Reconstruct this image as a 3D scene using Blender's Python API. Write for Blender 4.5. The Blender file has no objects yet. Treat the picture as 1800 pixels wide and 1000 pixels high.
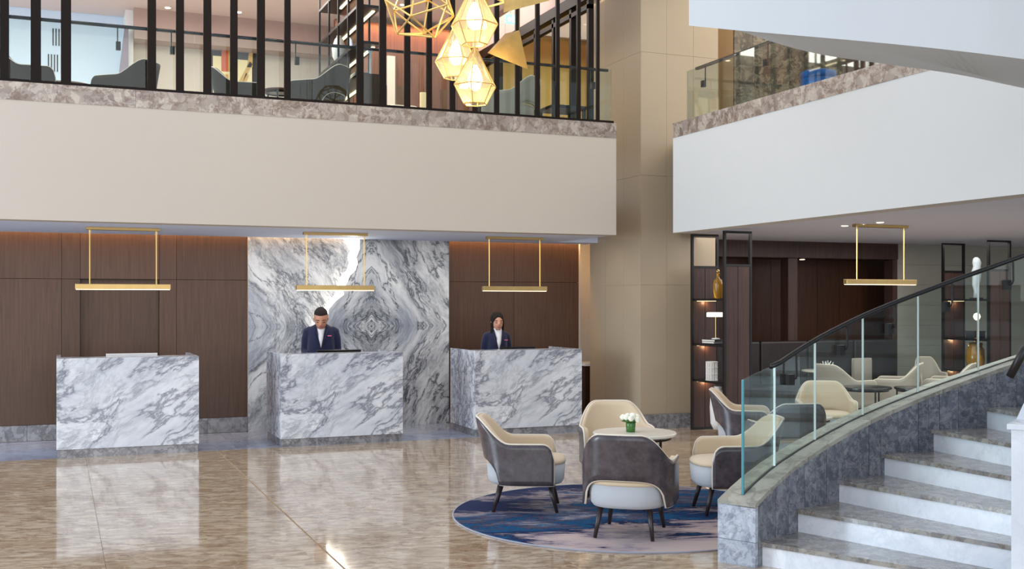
import bpy, bmesh, math, random
from mathutils import Vector, Matrix
random.seed(7)
C = bpy.context.scene.collection
PI = math.pi
# ------------------------------------------------------------------ camera, sky, light, exposure
TH = math.radians(22.48); CT, ST = math.cos(TH), math.sin(TH); F = 1933.0; HZ = 530.0; CZ = 1.76
cam = bpy.data.cameras.new('camera'); cam.sensor_width = 36; cam.lens = F/1800*36; cam.shift_y = (HZ-500)/1800
cam.clip_start = .05; cam.clip_end = 200
co = bpy.data.objects.new('camera', cam); C.objects.link(co)
co.location = (0, 0, CZ); co.rotation_euler = (PI/2, 0, -TH)
bpy.context.scene.camera = co
w = bpy.data.worlds.new('world'); bpy.context.scene.world = w; w.use_nodes = True
bg = w.node_tree.nodes['Background']; bg.inputs[0].default_value = (.80, .90, 1.0, 1); bg.inputs[1].default_value = 1.35
vs = bpy.context.scene.view_settings
vs.view_transform = 'Standard'; vs.look = 'None'; vs.gamma = 1; vs.use_curve_mapping = False; vs.exposure = 0.0

def area(name, loc, sx, sy, power, col, aim=(0, 0, -1)):
    l = bpy.data.lights.new(name, 'AREA'); l.shape = 'RECTANGLE'; l.size = sx; l.size_y = sy; l.energy = power; l.color = col
    o = bpy.data.objects.new(name, l); C.objects.link(o); o.location = loc
    o.rotation_euler = Vector(aim).to_track_quat('-Z', 'Y').to_euler(); return o
def point(name, loc, power, col, r=.05):
    l = bpy.data.lights.new(name, 'POINT'); l.energy = power; l.color = col; l.shadow_soft_size = r
    o = bpy.data.objects.new(name, l); C.objects.link(o); o.location = loc; return o
area('daylight_glazing', (-4, -20, 6), 36, 16, 2500, (1, .97, .94), (.25, 1, -.05))
area('daylight_side_glazing', (-8.8, 10.7, 2.9), 4.0, 5.2, 950, (.72, .86, 1), (1, .1, -.03))
area('atrium_fill_light', (3.5, 9.6, 8.6), 7, 5.5, 240, (1, .93, .84))  # added fill for the floor, no fixture up there
area('desk_wash_light', (3.0, 14.0, 2.60), 8, .5, 46, (1, .95, .9))
area('wall_cove_light', (3.0, 15.085, 2.78), 10.5, .03, 60, (1, .58, .24), (0, 0, -1))
area('lounge_light', (10.8, 11.5, 2.66), 5, 4, 150, (1, .94, .9))
area('upper_lounge_light', (2.5, 16.0, 6.40), 9, 3, 440, (1, .92, .86))
area('upper_wood_cove_light', (5.6, 17.55, 6.35), 2.6, .05, 22, (1, .45, .15), (0, .35, -1))
area('upper_right_light', (10.2, 11.0, 6.40), 4, 5, 150, (1, .88, .72))
area('glazed_room_light', (8.4, 15.8, 6.2), 2, 3, 70, (1, .82, .5))

# ------------------------------------------------------------------ view helpers (real distances)
def W(l, d, z=0.0):                       # metres to the right of the view axis, metres ahead
    return Vector((l*CT + d*ST, d*CT - l*ST, z))
def U(px, py, d):
    return W((px-900)/F*d, d, CZ + (HZ-py)/F*d)
def onY(px, Y):                           # X on the plane y = Y
    r = (px-900)/F; d = Y/(CT - r*ST); return d*(ST + r*CT), d
def onX(px, X):
    r = (px-900)/F; d = X/(ST + r*CT); return d*(CT - r*ST), d
def zat(py, d): return CZ + (HZ-py)/F*d

# ------------------------------------------------------------------ object helpers
def link(name, bm, m, parent=None, smooth=False, kind=None, label=None):
    me = bpy.data.meshes.new(name); bmesh.ops.recalc_face_normals(bm, faces=bm.faces); bm.to_mesh(me); bm.free()
    if m: me.materials.append(m)
    if smooth:
        for p in me.polygons: p.use_smooth = True
    o = bpy.data.objects.new(name, me); C.objects.link(o)
    if parent: o.parent = parent
    if kind: o['kind'] = kind
    if label: o['label'] = label
    return o
def thing(name, label, cat, loc=(0, 0, 0), rz=0, group=None):
    o = bpy.data.objects.new(name, None); C.objects.link(o); o.location = loc; o.rotation_euler = (0, 0, rz)
    o['label'] = label; o['category'] = cat
    if group: o['group'] = group
    o.empty_display_size = .1
    return o
def tag(o, label, cat, group=None):
    o['label'] = label; o['category'] = cat
    if group: o['group'] = group
    return o
def dup(root, loc, rz, label, group=None):
    r = root.copy(); C.objects.link(r); r.location = loc; r.rotation_euler = (0, 0, rz); r['label'] = label
    if group: r['group'] = group
    for ch in list(root.children):
        c = ch.copy(); C.objects.link(c); c.parent = r
        for g in list(ch.children):
            d = g.copy(); C.objects.link(d); d.parent = c
    return r
def B(): return bmesh.new()
def abox(bm, x0, y0, z0, x1, y1, z1, bev=0):
    r = bmesh.ops.create_cube(bm, size=1)
    vs_ = r['verts']
    for v in vs_:
        v.co = Vector(((x0+x1)/2 + v.co.x*(x1-x0), (y0+y1)/2 + v.co.y*(y1-y0), (z0+z1)/2 + v.co.z*(z1-z0)))
    if bev:
        es = list({e for v in vs_ for e in v.link_edges})
        bmesh.ops.bevel(bm, geom=es, offset=bev, segments=2, affect='EDGES', profile=.5)
    return bm
def bx(x0, y0, z0, x1, y1, z1, bev=0): return abox(B(), x0, y0, z0, x1, y1, z1, bev)
def prism(pts, vec, bm=None):             # polygon (3D points) extruded by vec
    bm = bm or B(); vec = Vector(vec)
    a = [bm.verts.new(Vector(p)) for p in pts]; b = [bm.verts.new(Vector(p)+vec) for p in pts]
    bm.faces.new(a); bm.faces.new(b[::-1]); n = len(a)
    for i in range(n): bm.faces.new((a[i], b[i], b[(i+1) % n], a[(i+1) % n]))
    return bm
def tube(pts, rad, bm=None, n=8, cap=True, closed=False, square=False):
    bm = bm or B(); pts = [Vector(p) for p in pts]; N = len(pts)
    rads = rad if isinstance(rad, (list, tuple)) else [rad]*N
    rings = []; up = None
    for i, p in enumerate(pts):
        if closed: t = pts[(i+1) % N] - pts[i-1]
        else: t = pts[min(i+1, N-1)] - pts[max(i-1, 0)]
        t.normalize()
        if up is None:
            up = Vector((0, 0, 1)) if abs(t.z) < .9 else Vector((0, 1, 0))
        s = t.cross(up)
        if s.length < 1e-4: s = t.orthogonal()
        s.normalize(); u = s.cross(t).normalized(); up = u
        ring = []
        for k in range(n):
            a = 2*PI*k/n + (PI/4 if square else 0)
            ring.append(bm.verts.new(p + (s*math.cos(a) + u*math.sin(a))*rads[i]))
        rings.append(ring)
    R = range(N if closed else N-1)
    for i in R:
        A, Bb = rings[i], rings[(i+1) % N]
        for k in range(n): bm.faces.new((A[k], A[(k+1) % n], Bb[(k+1) % n], Bb[k]))
    if cap and not closed: bm.faces.new(rings[0][::-1]); bm.faces.new(rings[-1])
    return bm
def bar(a, b, r, bm=None, n=4): return tube([a, b], r*1.414 if n == 4 else r, bm, n, square=(n == 4))
def lathe(prof, bm=None, n=24, cx=0, cy=0):
    bm = bm or B(); rings = []
    for r, z in prof: rings.append([bm.verts.new((cx+max(r, 1e-4)*math.cos(2*PI*k/n), cy+max(r, 1e-4)*math.sin(2*PI*k/n), z)) for k in range(n)])
    for A, Bb in zip(rings, rings[1:]):
        for k in range(n): bm.faces.new((A[k], A[(k+1) % n], Bb[(k+1) % n], Bb[k]))
    bm.faces.new(rings[0][::-1]); bm.faces.new(rings[-1])
    return bm
def loft(rings, bm=None, n=24, p=2.0):    # rings: (cx, cy, z, rx, ry)
    bm = bm or B(); R = []
    for r_ in rings:
        cx, cy, z, rx, ry = r_[:5]; ring = []
        for k in range(n):
            a = 2*PI*k/n; c, s = math.cos(a), math.sin(a)
            ring.append(bm.verts.new((cx + rx*math.copysign(abs(c)**(2/p), c), cy + ry*math.copysign(abs(s)**(2/p), s), z)))
        R.append(ring)
    for A, Bb in zip(R, R[1:]):
        for k in range(n): bm.faces.new((A[k], A[(k+1) % n], Bb[(k+1) % n], Bb[k]))
    bm.faces.new(R[0][::-1]); bm.faces.new(R[-1])
    return bm

# ------------------------------------------------------------------ materials
def lin(c):
    f = lambda v: v/12.92 if v <= .04045 else ((v+.055)/1.055)**2.4
    return tuple(f(x/255) for x in c) + (1,)
class NT:
    def __init__(s, name, rough=.5, metal=0, spec=.5, coat=0):
        s.m = bpy.data.materials.new(name); s.m.use_nodes = True; s.t = s.m.node_tree; s.b = s.t.nodes['Principled BSDF']
        s.b.inputs['Roughness'].default_value = rough; s.b.inputs['Metallic'].default_value = metal
        s.b.inputs['Specular IOR Level'].default_value = spec; s.b.inputs['Coat Weight'].default_value = coat
        s.co = s.t.nodes.new('ShaderNodeTexCoord').outputs['Object']
    def set(s, sock, v):
        if hasattr(v, 'is_output') or isinstance(v, bpy.types.NodeSocket): s.t.links.new(v, sock)
        else: sock.default_value = v
    def mp(s, v, rot=(0, 0, 0), sc=(1, 1, 1), loc=(0, 0, 0)):
        n = s.t.nodes.new('ShaderNodeMapping'); s.set(n.inputs[0], v); n.inputs['Rotation'].default_value = rot
        n.inputs['Scale'].default_value = sc; n.inputs['Location'].default_value = loc; return n.outputs[0]
    def noise(s, v, sc, det=4, rough=.5, dist=0, col=False):
        n = s.t.nodes.new('ShaderNodeTexNoise'); s.set(n.inputs['Vector'], v); n.inputs['Scale'].default_value = sc
        n.inputs['Detail'].default_value = det; n.inputs['Roughness'].default_value = rough; n.inputs['Distortion'].default_value = dist
        return n.outputs['Color' if col else 'Fac']
    def vor(s, v, sc, feat='DISTANCE_TO_EDGE', rnd=1, out='Distance'):
        n = s.t.nodes.new('ShaderNodeTexVoronoi'); n.feature = feat; s.set(n.inputs['Vector'], v); n.inputs['Scale'].default_value = sc
        n.inputs['Randomness'].default_value = rnd; return n.outputs[out]
    def ramp(s, v, stops):
        n = s.t.nodes.new('ShaderNodeValToRGB'); s.set(n.inputs[0], v); e = n.color_ramp.elements
        while len(e) < len(stops): e.new(.5)
        for el, (p, c) in zip(e, stops): el.position = p; el.color = c if len(c) == 4 else tuple(c)+(1,)
        return n.outputs[0]
    def mix(s, f, a, b, mode='MIX'):
        n = s.t.nodes.new('ShaderNodeMix'); n.data_type = 'RGBA'; n.blend_type = mode
        s.set(n.inputs[0], f); s.set(n.inputs[6], a); s.set(n.inputs[7], b); return n.outputs[2]
    def math(s, op, a, b=0.0, c=None):
        n = s.t.nodes.new('ShaderNodeMath'); n.operation = op; s.set(n.inputs[0], a); s.set(n.inputs[1], b)
        if c is not None: s.set(n.inputs[2], c)
        return n.outputs[0]
    def vm(s, op, a, b):
        n = s.t.nodes.new('ShaderNodeVectorMath'); n.operation = op; s.set(n.inputs[0], a); s.set(n.inputs[1], b); return n.outputs[0]
    def warp(s, v, sc, amt):
        c = s.noise(v, sc, 3, .5, 0, True)
        d = s.vm('SUBTRACT', c, (.5, .5, .5)); d = s.vm('MULTIPLY', d, (amt, amt, amt)); return s.vm('ADD', v, d)
    def rnd(s): return s.t.nodes.new('ShaderNodeObjectInfo').outputs['Random']
    def col(s, v): s.set(s.b.inputs['Base Color'], v); return s
    def rough(s, v): s.set(s.b.inputs['Roughness'], v); return s
    def bump(s, h, st=.2, dist=.01):
        n = s.t.nodes.new('ShaderNodeBump'); n.inputs['Strength'].default_value = st; n.inputs['Distance'].default_value = dist
        s.set(n.inputs['Height'], h); s.t.links.new(n.outputs[0], s.b.inputs['Normal']); return s
g = lambda v: (v, v, v, 1)
def plain(name, c, rough=.5, metal=0, spec=.5, var=.06, nscale=6, coat=0):
    s = NT(name, rough, metal, spec, coat); c = lin(c)
    n = s.noise(s.co, nscale, 4, .6)
    return s.col(s.mix(n, tuple(x*(1-var) for x in c[:3])+(1,), tuple(min(1, x*(1+var)) for x in c[:3])+(1,))).m
def emit(name, c, st):
    m = bpy.data.materials.new(name); m.use_nodes = True; b = m.node_tree.nodes['Principled BSDF']
    b.inputs['Base Color'].default_value = (.8, .8, .8, 1); b.inputs['Emission Color'].default_value = lin(c); b.inputs['Emission Strength'].default_value = st
    return m
def glass(name, tint=(.90, .96, .94), rf=.06, frost=0, k=.32):
    m = bpy.data.materials.new(name); m.use_nodes = True; t = m.node_tree; t.nodes.clear()
    o = t.nodes.new('ShaderNodeOutputMaterial'); tr = t.nodes.new('ShaderNodeBsdfTransparent'); tr.inputs[0].default_value = tint + (1,)
    gl = t.nodes.new('ShaderNodeBsdfGlossy'); gl.inputs['Roughness'].default_value = .02
    lw = t.nodes.new('ShaderNodeLayerWeight'); lw.inputs[0].default_value = .22
    mu = t.nodes.new('ShaderNodeMath'); mu.operation = 'MULTIPLY_ADD'; mu.inputs[1].default_value = k; mu.inputs[2].default_value = rf*.25
    t.links.new(lw.outputs['Fresnel'], mu.inputs[0])
    mx = t.nodes.new('ShaderNodeMixShader'); t.links.new(mu.outputs[0], mx.inputs[0])
    src = tr.outputs[0]
    if frost:
        tl = t.nodes.new('ShaderNodeBsdfTranslucent'); tl.inputs[0].default_value = (1, .93, .8, 1)
        m2 = t.nodes.new('ShaderNodeMixShader'); m2.inputs[0].default_value = frost
        t.links.new(tr.outputs[0], m2.inputs[1]); t.links.new(tl.outputs[0], m2.inputs[2]); src = m2.outputs[0]
    t.links.new(src, mx.inputs[1]); t.links.new(gl.outputs[0], mx.inputs[2]); t.links.new(mx.outputs[0], o.inputs[0])
    return m
def calacatta(name, ang, sc, light, mid, dark, mirror=None, contrast=1.0, seed=0, perobj=0):
    s = NT(name, .16, 0, .5)
    v = s.co
    if perobj:
        r = s.math('MULTIPLY', s.rnd(), perobj)
        cb = s.t.nodes.new('ShaderNodeCombineXYZ'); 
        for k in range(3): s.set(cb.inputs[k], r)
        v = s.vm('ADD', v, cb.outputs[0])
    if mirror:
        sp = s.t.nodes.new('ShaderNodeSeparateXYZ'); s.set(sp.inputs[0], v)
        x = s.math('PINGPONG', s.math('SUBTRACT', sp.outputs[0], mirror[0]), mirror[2])
        z = s.math('ABSOLUTE', s.math('SUBTRACT', sp.outputs[2], mirror[1]))
        cb = s.t.nodes.new('ShaderNodeCombineXYZ'); s.set(cb.inputs[0], x); s.set(cb.inputs[1], sp.outputs[1]); s.set(cb.inputs[2], z); v = cb.outputs[0]
    v = s.mp(v, loc=(seed, seed*.7, seed*1.3))
    v = s.warp(v, 1.3*sc, .30/sc)
    r = s.mp(v, rot=(0, ang, 0))
    e = s.mp(r, sc=(.30, 1, 1))
    e1 = s.warp(e, 3.0*sc, .22/sc)
    def ridge(v_, scl, det, rg, wd):
        n = s.noise(v_, scl, det, rg); d = s.math('ABSOLUTE', s.math('SUBTRACT', n, .5)); return s.ramp(d, [(0, g(1)), (wd*.35, g(.75)), (wd, g(.15)), (wd*2.4, g(0))])
    v1 = ridge(e1, 2.6*sc, 8, .62, .016); v2 = ridge(s.mp(e1, loc=(7, 3, 5)), 6.5*sc, 8, .66, .028); v3 = ridge(s.mp(e, loc=(2, 9, 1)), 15*sc, 6, .7, .05)
    cell = s.vor(s.warp(e, 9*sc, .10/sc), 9*sc, 'F1', 1, 'Color'); spc = s.t.nodes.new('ShaderNodeSeparateColor'); s.set(spc.inputs[0], cell)
    cloud = s.noise(e1, 2.2*sc, 7, .62)
    mask = s.ramp(s.noise(s.mp(e, loc=(4, 4, 4)), 2.0*sc, 4, .55), [(.38, g(0)), (.58, g(1))])
    base = s.mix(s.ramp(cloud, [(.42, g(0)), (.60, g(1))]), lin(light), lin(mid))
    base = s.mix(s.math('MULTIPLY', s.ramp(spc.outputs[0], [(.45, g(0)), (.55, g(1))]), s.math('MULTIPLY', mask, .42*contrast)), base, lin(mid))
    base = s.mix(s.math('MULTIPLY', s.ramp(spc.outputs[1], [(.80, g(0)), (.88, g(1))]), s.math('MULTIPLY', mask, .45*contrast)), base, lin(dark))
    base = s.mix(s.math('MULTIPLY', v3, s.math('MULTIPLY', mask, .55*contrast)), base, lin(dark))
    base = s.mix(s.math('MULTIPLY', v2, s.math('MULTIPLY_ADD', mask, .7*contrast, .12*contrast)), base, lin(dark))
    base = s.mix(s.math('MULTIPLY', v1, .85*contrast), base, lin(dark))
    return s.col(base).m
def breccia(name, a, b, vein, sc=1, rough=.25, perobj=5, light=None):
    s = NT(name, rough)
    v = s.co
    r = s.math('MULTIPLY', s.rnd(), perobj); cb = s.t.nodes.new('ShaderNodeCombineXYZ')
    for k in range(3): s.set(cb.inputs[k], r)
    v = s.vm('ADD', v, cb.outputs[0]); v = s.warp(v, 3*sc, .22/sc)
    cl = s.noise(v, 3.2*sc, 8, .68); base = s.mix(s.ramp(cl, [(.35, g(0)), (.65, g(1))]), lin(a), lin(b))
    cell = s.vor(s.warp(v, 8*sc, .12/sc), 13*sc, 'F1', 1, 'Color'); spc = s.t.nodes.new('ShaderNodeSeparateColor'); s.set(spc.inputs[0], cell)
    base = s.mix(s.math('MULTIPLY', s.ramp(spc.outputs[0], [(.5, g(0)), (.62, g(1))]), .4), base, lin(light or a))
    base = s.mix(s.math('MULTIPLY', s.ramp(spc.outputs[1], [(.62, g(0)), (.75, g(1))]), .35), base, lin(vein))
    d = s.math('ABSOLUTE', s.math('SUBTRACT', s.noise(s.mp(v, loc=(3, 8, 2)), 4*sc, 8, .66), .5))
    base = s.mix(s.math('MULTIPLY', s.ramp(d, [(0, g(1)), (.015, g(.5)), (.05, g(0))]), .75), base, lin(vein))
    if light:
        d2 = s.math('ABSOLUTE', s.math('SUBTRACT', s.noise(s.mp(v, loc=(9, 1, 6)), 3*sc, 8, .66), .5))
        base = s.mix(s.math('MULTIPLY', s.ramp(d2, [(0, g(1)), (.012, g(.3)), (.03, g(0))]), .6), base, lin(light))
    tone = s.math('MULTIPLY_ADD', s.rnd(), .16, .92)
    cb2 = s.t.nodes.new('ShaderNodeCombineXYZ')
    for k in range(3): s.set(cb2.inputs[k], tone)
    return s.col(s.mix(1.0, base, cb2.outputs[0], 'MULTIPLY')).m
def floor_marble():
    s = NT('floor_marble', .09, 0, .9, .35); s.b.inputs['Coat Roughness'].default_value = .03
    v = s.co; r = s.math('MULTIPLY', s.rnd(), 9.0); cb = s.t.nodes.new('ShaderNodeCombineXYZ')
    for k in range(3): s.set(cb.inputs[k], r)
    v = s.vm('ADD', v, cb.outputs[0])
    v = s.mp(v, rot=(0, 0, .25)); v = s.mp(v, sc=(.8, 1.3, 1)); v = s.warp(v, 2.2, .25)
    big = s.noise(v, 1.3, 5, .6); f = s.noise(v, 9, 8, .7)
    base = s.mix(s.ramp(big, [(.34, g(0)), (.66, g(1))]), lin((178, 154, 126)), lin((214, 199, 176)))
    base = s.mix(s.ramp(f, [(.38, g(0)), (.66, g(1))]), base, lin((152, 122, 92)))
    c = s.vor(s.mp(s.warp(v, 8, .14), sc=(.6, 1, 1)), 19, 'F1', 1, 'Color'); sp = s.t.nodes.new('ShaderNodeSeparateColor'); s.set(sp.inputs[0], c)
    base = s.mix(s.math('MULTIPLY', s.ramp(sp.outputs[0], [(.62, g(0)), (.8, g(1))]), .55), base, lin((216, 198, 170)))
    base = s.mix(s.math('MULTIPLY', s.ramp(sp.outputs[1], [(.70, g(0)), (.85, g(1))]), .3), base, lin((112, 88, 66)))
    e = s.vor(s.warp(v, 3, .3), 2.6); base = s.mix(s.math('MULTIPLY', s.ramp(e, [(0, g(1)), (.02, g(0))]), .35), base, lin((226, 206, 176)))
    return s.col(base).m
def wood(name, a, b, rough=.42, vert=True, sc=1):
    s = NT(name, rough, 0, .4)
    v = s.mp(s.co, sc=((26*sc, 26*sc, 1.1*sc) if vert else (1.1*sc, 26*sc, 26*sc)))
    n = s.noise(v, 1.5, 6, .65, .6); n2 = s.noise(s.co, 1.6, 3, .5)
    c = s.mix(s.ramp(n, [(.32, g(0)), (.68, g(1))]), lin(a), lin(b))
    t = s.math('MULTIPLY_ADD', s.rnd(), .18, .9); t = s.math('ADD', t, s.math('MULTIPLY_ADD', n2, .2, -.1)); cb = s.t.nodes.new('ShaderNodeCombineXYZ')
    for k in range(3): s.set(cb.inputs[k], t)
    c = s.mix(1.0, c, cb.outputs[0], 'MULTIPLY'); s.col(c); s.bump(n, .12, .002); return s.m
def rug_mat():
    s = NT('rug_wool', .95, 0, .1)
    v = s.mp(s.co, rot=(0, 0, TH)); sp = s.t.nodes.new('ShaderNodeSeparateXYZ'); s.set(sp.inputs[0], v)
    v2 = s.warp(s.mp(v, sc=(.55, 1.5, 1)), 1.2, .8)
    n = s.noise(v2, 1.5, 6, .62)
    y = s.math('MULTIPLY_ADD', sp.outputs[1], .17, s.math('MULTIPLY', sp.outputs[0], -.13))
    f = s.math('ADD', n, y)
    f = s.math('ADD', f, s.math('MULTIPLY_ADD', s.noise(s.mp(v2, sc=(1, 2, 1)), 13, 7, .78), .42, -.21))
    c = s.ramp(f, [(.26, lin((190, 172, 168))), (.36, lin((150, 138, 148))), (.395, lin((28, 34, 62))), (.44, lin((24, 44, 84))), (.49, lin((20, 88, 130))), (.53, lin((36, 42, 70))), (.56, lin((98, 84, 96))), (.60, lin((30, 84, 122))), (.65, lin((160, 146, 146))), (.72, lin((44, 52, 84)))])
    s.col(c); s.bump(s.noise(s.co, 300, 2), .3, .004); return s.m
def weave(name, c, rough=.8, sc=260):
    s = NT(name, rough, 0, .25); c = lin(c); s.b.inputs['Sheen Weight'].default_value = .25
    n = s.noise(s.co, sc, 2); n2 = s.noise(s.co, 5, 3)
    k = s.mix(n, tuple(x*.86 for x in c[:3])+(1,), tuple(min(1, x*1.08) for x in c[:3])+(1,))
    s.col(s.mix(s.math('MULTIPLY', n2, .25), k, tuple(x*.8 for x in c[:3])+(1,))).bump(n, .15, .002); return s.m
def leather(name, c, rough=.38):
    s = NT(name, rough, 0, .5 if rough < .5 else .2); c = lin(c); n = s.noise(s.co, 9, 6, .7)
    s.col(s.mix(s.ramp(n, [(.36, g(0)), (.64, g(1))]), tuple(x*.66 for x in c[:3])+(1,), tuple(x*1.35 for x in c[:3])+(1,))).bump(s.noise(s.co, 120, 3), .12, .002); return s.m
M = dict(
    plaster=plain('warm_white_plaster', (190, 180, 168), .75, var=.015), plaster_stair=plain('stair_plaster', (196, 199, 201), .75, var=.015), plaster_mid=plain('soft_white_plaster', (200, 200, 198), .75, var=.015), plaster_cool=plain('white_plaster', (226, 226, 224), .75, var=.015),
    ceiling=plain('ceiling_paint', (206, 216, 240), .8, var=.02), ceiling_up=plain('upper_ceiling_paint', (208, 198, 194), .8, var=.02),
    bulk=plain('taupe_paint', (168, 146, 138), .7), beige=plain('beige_wall_paint', (190, 178, 166), .7), ice=plain('daylight_tinted_plaster', (205, 220, 236), .5, var=.02),  # ice: cool daylight on the pale wall, put into its colour
    ochre=plain('ochre_wall_paint', (196, 172, 112), .7),
    col_stone=plain('beige_column_stone', (170, 154, 131), .42, var=.07, nscale=1.2),
    pale=plain('pale_green_grey_wall', (158, 158, 148), .6), wood=wood('dark_oak', (72, 49, 37), (91, 66, 51)), wood_dark=wood('deep_brown_oak', (50, 29, 18), (76, 45, 28)),
    wood_frame=wood('mauve_brown_wood', (58, 42, 39), (80, 60, 55)), wood_warm=wood('warm_walnut', (80, 48, 34), (108, 68, 48)),
    black=plain('black_metal', (16, 15, 16), .4, .1), bronze=plain('dark_bronze_slat', (24, 15, 9), .5, .0, .15), brass=plain('brushed_brass', (184, 154, 100), .32, .9, var=.12),
    gold=plain('gold_leaf', (176, 148, 92), .4, .85, var=.35, nscale=8), brass_bright=plain('bright_brass', (236, 196, 120), .28, .85),
    desk=calacatta('white_desk_marble', math.radians(31), .50, (232, 233, 236), (196, 200, 208), (92, 96, 112), contrast=.95, perobj=0),
    feature=calacatta('bookmatched_grey_marble', math.radians(-57), 1.0, (222, 222, 222), (140, 144, 154), (48, 52, 64), mirror=(4.08, 1.415, 9), contrast=1.05, seed=6.6),
    feature2=calacatta('bookmatched_grey_marble_left', math.radians(-57), 1.0, (226, 226, 226), (156, 160, 168), (62, 66, 78), mirror=(1.3, 1.415, 9), contrast=.95, seed=5.1),
    riser=calacatta('white_riser_marble', math.radians(-10), .5, (236, 238, 242), (214, 218, 226), (190, 195, 205), contrast=.35),
    band=breccia('grey_brown_band_stone', (164, 150, 138), (136, 124, 118), (98, 72, 54), .9, .3, light=(200, 190, 176)),
    plinth=breccia('grey_plinth_stone', (156, 154, 156), (112, 110, 116), (76, 72, 74), 1.1, .22),
    curb=breccia('blue_grey_curb_stone', (118, 124, 134), (86, 92, 104), (62, 64, 72), 1.9, .35, light=(156, 154, 156)),
    endstone=breccia('pale_blue_grey_end_stone', (176, 182, 194), (146, 153, 168), (112, 118, 132), 1.3, .25, light=(198, 202, 210)),
    edge_teal=plain('teal_glass_edge', (74, 142, 152), .15),
    cap=breccia('beige_grey_cap_stone', (166, 164, 152), (140, 138, 130), (110, 106, 98), .8, .3),
    tread=breccia('brown_grey_tread_stone', (150, 148, 146), (124, 124, 126), (98, 88, 78), 1.2, .16, light=(180, 172, 158)),
    darkstone=breccia('dark_green_brown_marble', (92, 84, 72), (62, 58, 50), (40, 34, 28), .8, .15, light=(150, 138, 116)),
    floor=floor_marble(), border=breccia('reflection_tinted_border_stone', (166, 174, 194), (146, 154, 176), (124, 130, 148), .5, .12),  # border: blue reflections on the grey stone, mixed into its colour
    grout=plain('tan_grout', (196, 172, 142), .6),
    glass=glass('clear_glass'), glass_in=glass('partition_glass', (.96, .97, .95), .0, 0, .08), glass_edge=plain('green_glass_edge', (198, 208, 206), .15), lantern_glass=glass('seeded_lantern_glass', (1, .95, .84), .25, .09), amber=None,
    cream=weave('cream_upholstery', (210, 190, 162)), cream_side=weave('pale_grey_upholstery', (184, 186, 190)), leather=leather('grey_brown_leather', (76, 68, 72), .26),
    piping=weave('light_piping', (226, 214, 196)), leg=plain('dark_stained_leg', (46, 36, 36), .35), umber=leather('umber_leather', (40, 33, 26), .7), blue=leather('blue_velvet', (20, 84, 150), .6), greyfab=weave('light_grey_fabric', (168, 158, 148)),
    top=plain('cream_marble_top', (228, 222, 210), .2), darktop=plain('dark_table_top', (30, 28, 30), .2), led=emit('warm_led', (255, 226, 180), 3), led_white=emit('white_led', (255, 246, 226), 14), led_soft=emit('soft_led', (255, 226, 176), 2.4),
    bulb=emit('glowing_bulb', (255, 236, 196), 7), screen=emit('dim_screen', (60, 80, 110), .6), exit=emit('exit_green', (70, 220, 190), 2.2), exitw=emit('exit_white', (235, 255, 250), 3),
    skin_m=plain('tan_skin', (190, 134, 108), .5, var=.05), skin_w=plain('light_tan_skin', (204, 148, 122), .5, var=.05), hair=plain('dark_hair', (30, 21, 17), .95, var=.3, nscale=60), navy=weave('navy_suit_wool', (32, 36, 66)), navy_d=weave('dark_navy_trousers', (22, 24, 40)),
    shirt=plain('white_shirt', (230, 228, 230), .7), pink=plain('pink_name_badge', (214, 90, 130), .5), eye=plain('dark_eye', (24, 16, 14), .2), lip=plain('lip', (150, 74, 70), .5), shoe=plain('black_shoe', (14, 14, 14), .2),
    green=plain('green_vase_glass', (62, 112, 42), .15, var=.2), petal=plain('white_petal', (244, 244, 226), .6), leaf=plain('green_leaf', (64, 112, 44), .5), white=plain('white_gloss', (236, 234, 230), .3), book=plain('grey_book_cover', (120, 120, 126), .6), page=plain('page_edge', (226, 220, 206), .8), charcoal=plain('charcoal_box', (44, 44, 48), .5),
    canvas=plain('cream_canvas', (220, 204, 160), .8), artdark=plain('charcoal_backing', (58, 56, 62), .7), artgold=plain('gold_shapes', (186, 146, 70), .5, var=.2), artred=plain('rust_red', (184, 84, 54), .6), mauve=plain('mauve_stone', (120, 110, 124), .5, var=.15), banq=leather('dark_banquette_leather', (36, 30, 30), .45), rug=rug_mat(), rugedge=weave('grey_rug_binding', (150, 150, 160)),
)
amb = NT('amber_glass', .08); amb.b.inputs['Transmission Weight'].default_value = .55; M['amber'] = amb.col(lin((214, 160, 62))).m

# ------------------------------------------------------------------ SETTING
ZL, ZR = 2.63, 2.72                       # lower soffits
FY, FX = 12.77, 7.30                      # front fascia plane, right fascia plane
UF = 3.95; UC = 6.5                       # upper floor, upper ceiling
fl = link('floor', bx(-9, -6, -.12, 18, 16, -.012), M['grout'], kind='structure')
def tile_grid(xs, ys, m, name, parent, gap=.0012, extra=None):
    for i in range(len(xs)-1):
        for j in range(len(ys)-1):
            a, b = xs[i], xs[i+1]; c, d = ys[j], ys[j+1]
            ga = .009 if abs(a-1.75) < .01 else gap; gb = .009 if abs(b-1.75) < .01 else gap
            link(name, bx(a+ga, c+gap, -.012, b-gb, d-gap, 0), m, parent)
xs = [1.75 + 1.45*k for k in range(-5, 11)]; ys = [7.63 + 1.43*k for k in range(-6, 5)]
tile_grid(xs, ys, M['floor'], 'tile', fl)
tile_grid([-5.5, -4, -2.5, -1, .5, 2, 3.5, 5, 6.5, 7.42], [13.35, 15.1], M['border'], 'border_slab', fl)
tile_grid([7.42, 9, 10.5, 12, 13.5, 15, 16.25], [13.35, 14.5], M['floor'], 'tile', fl)

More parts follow.
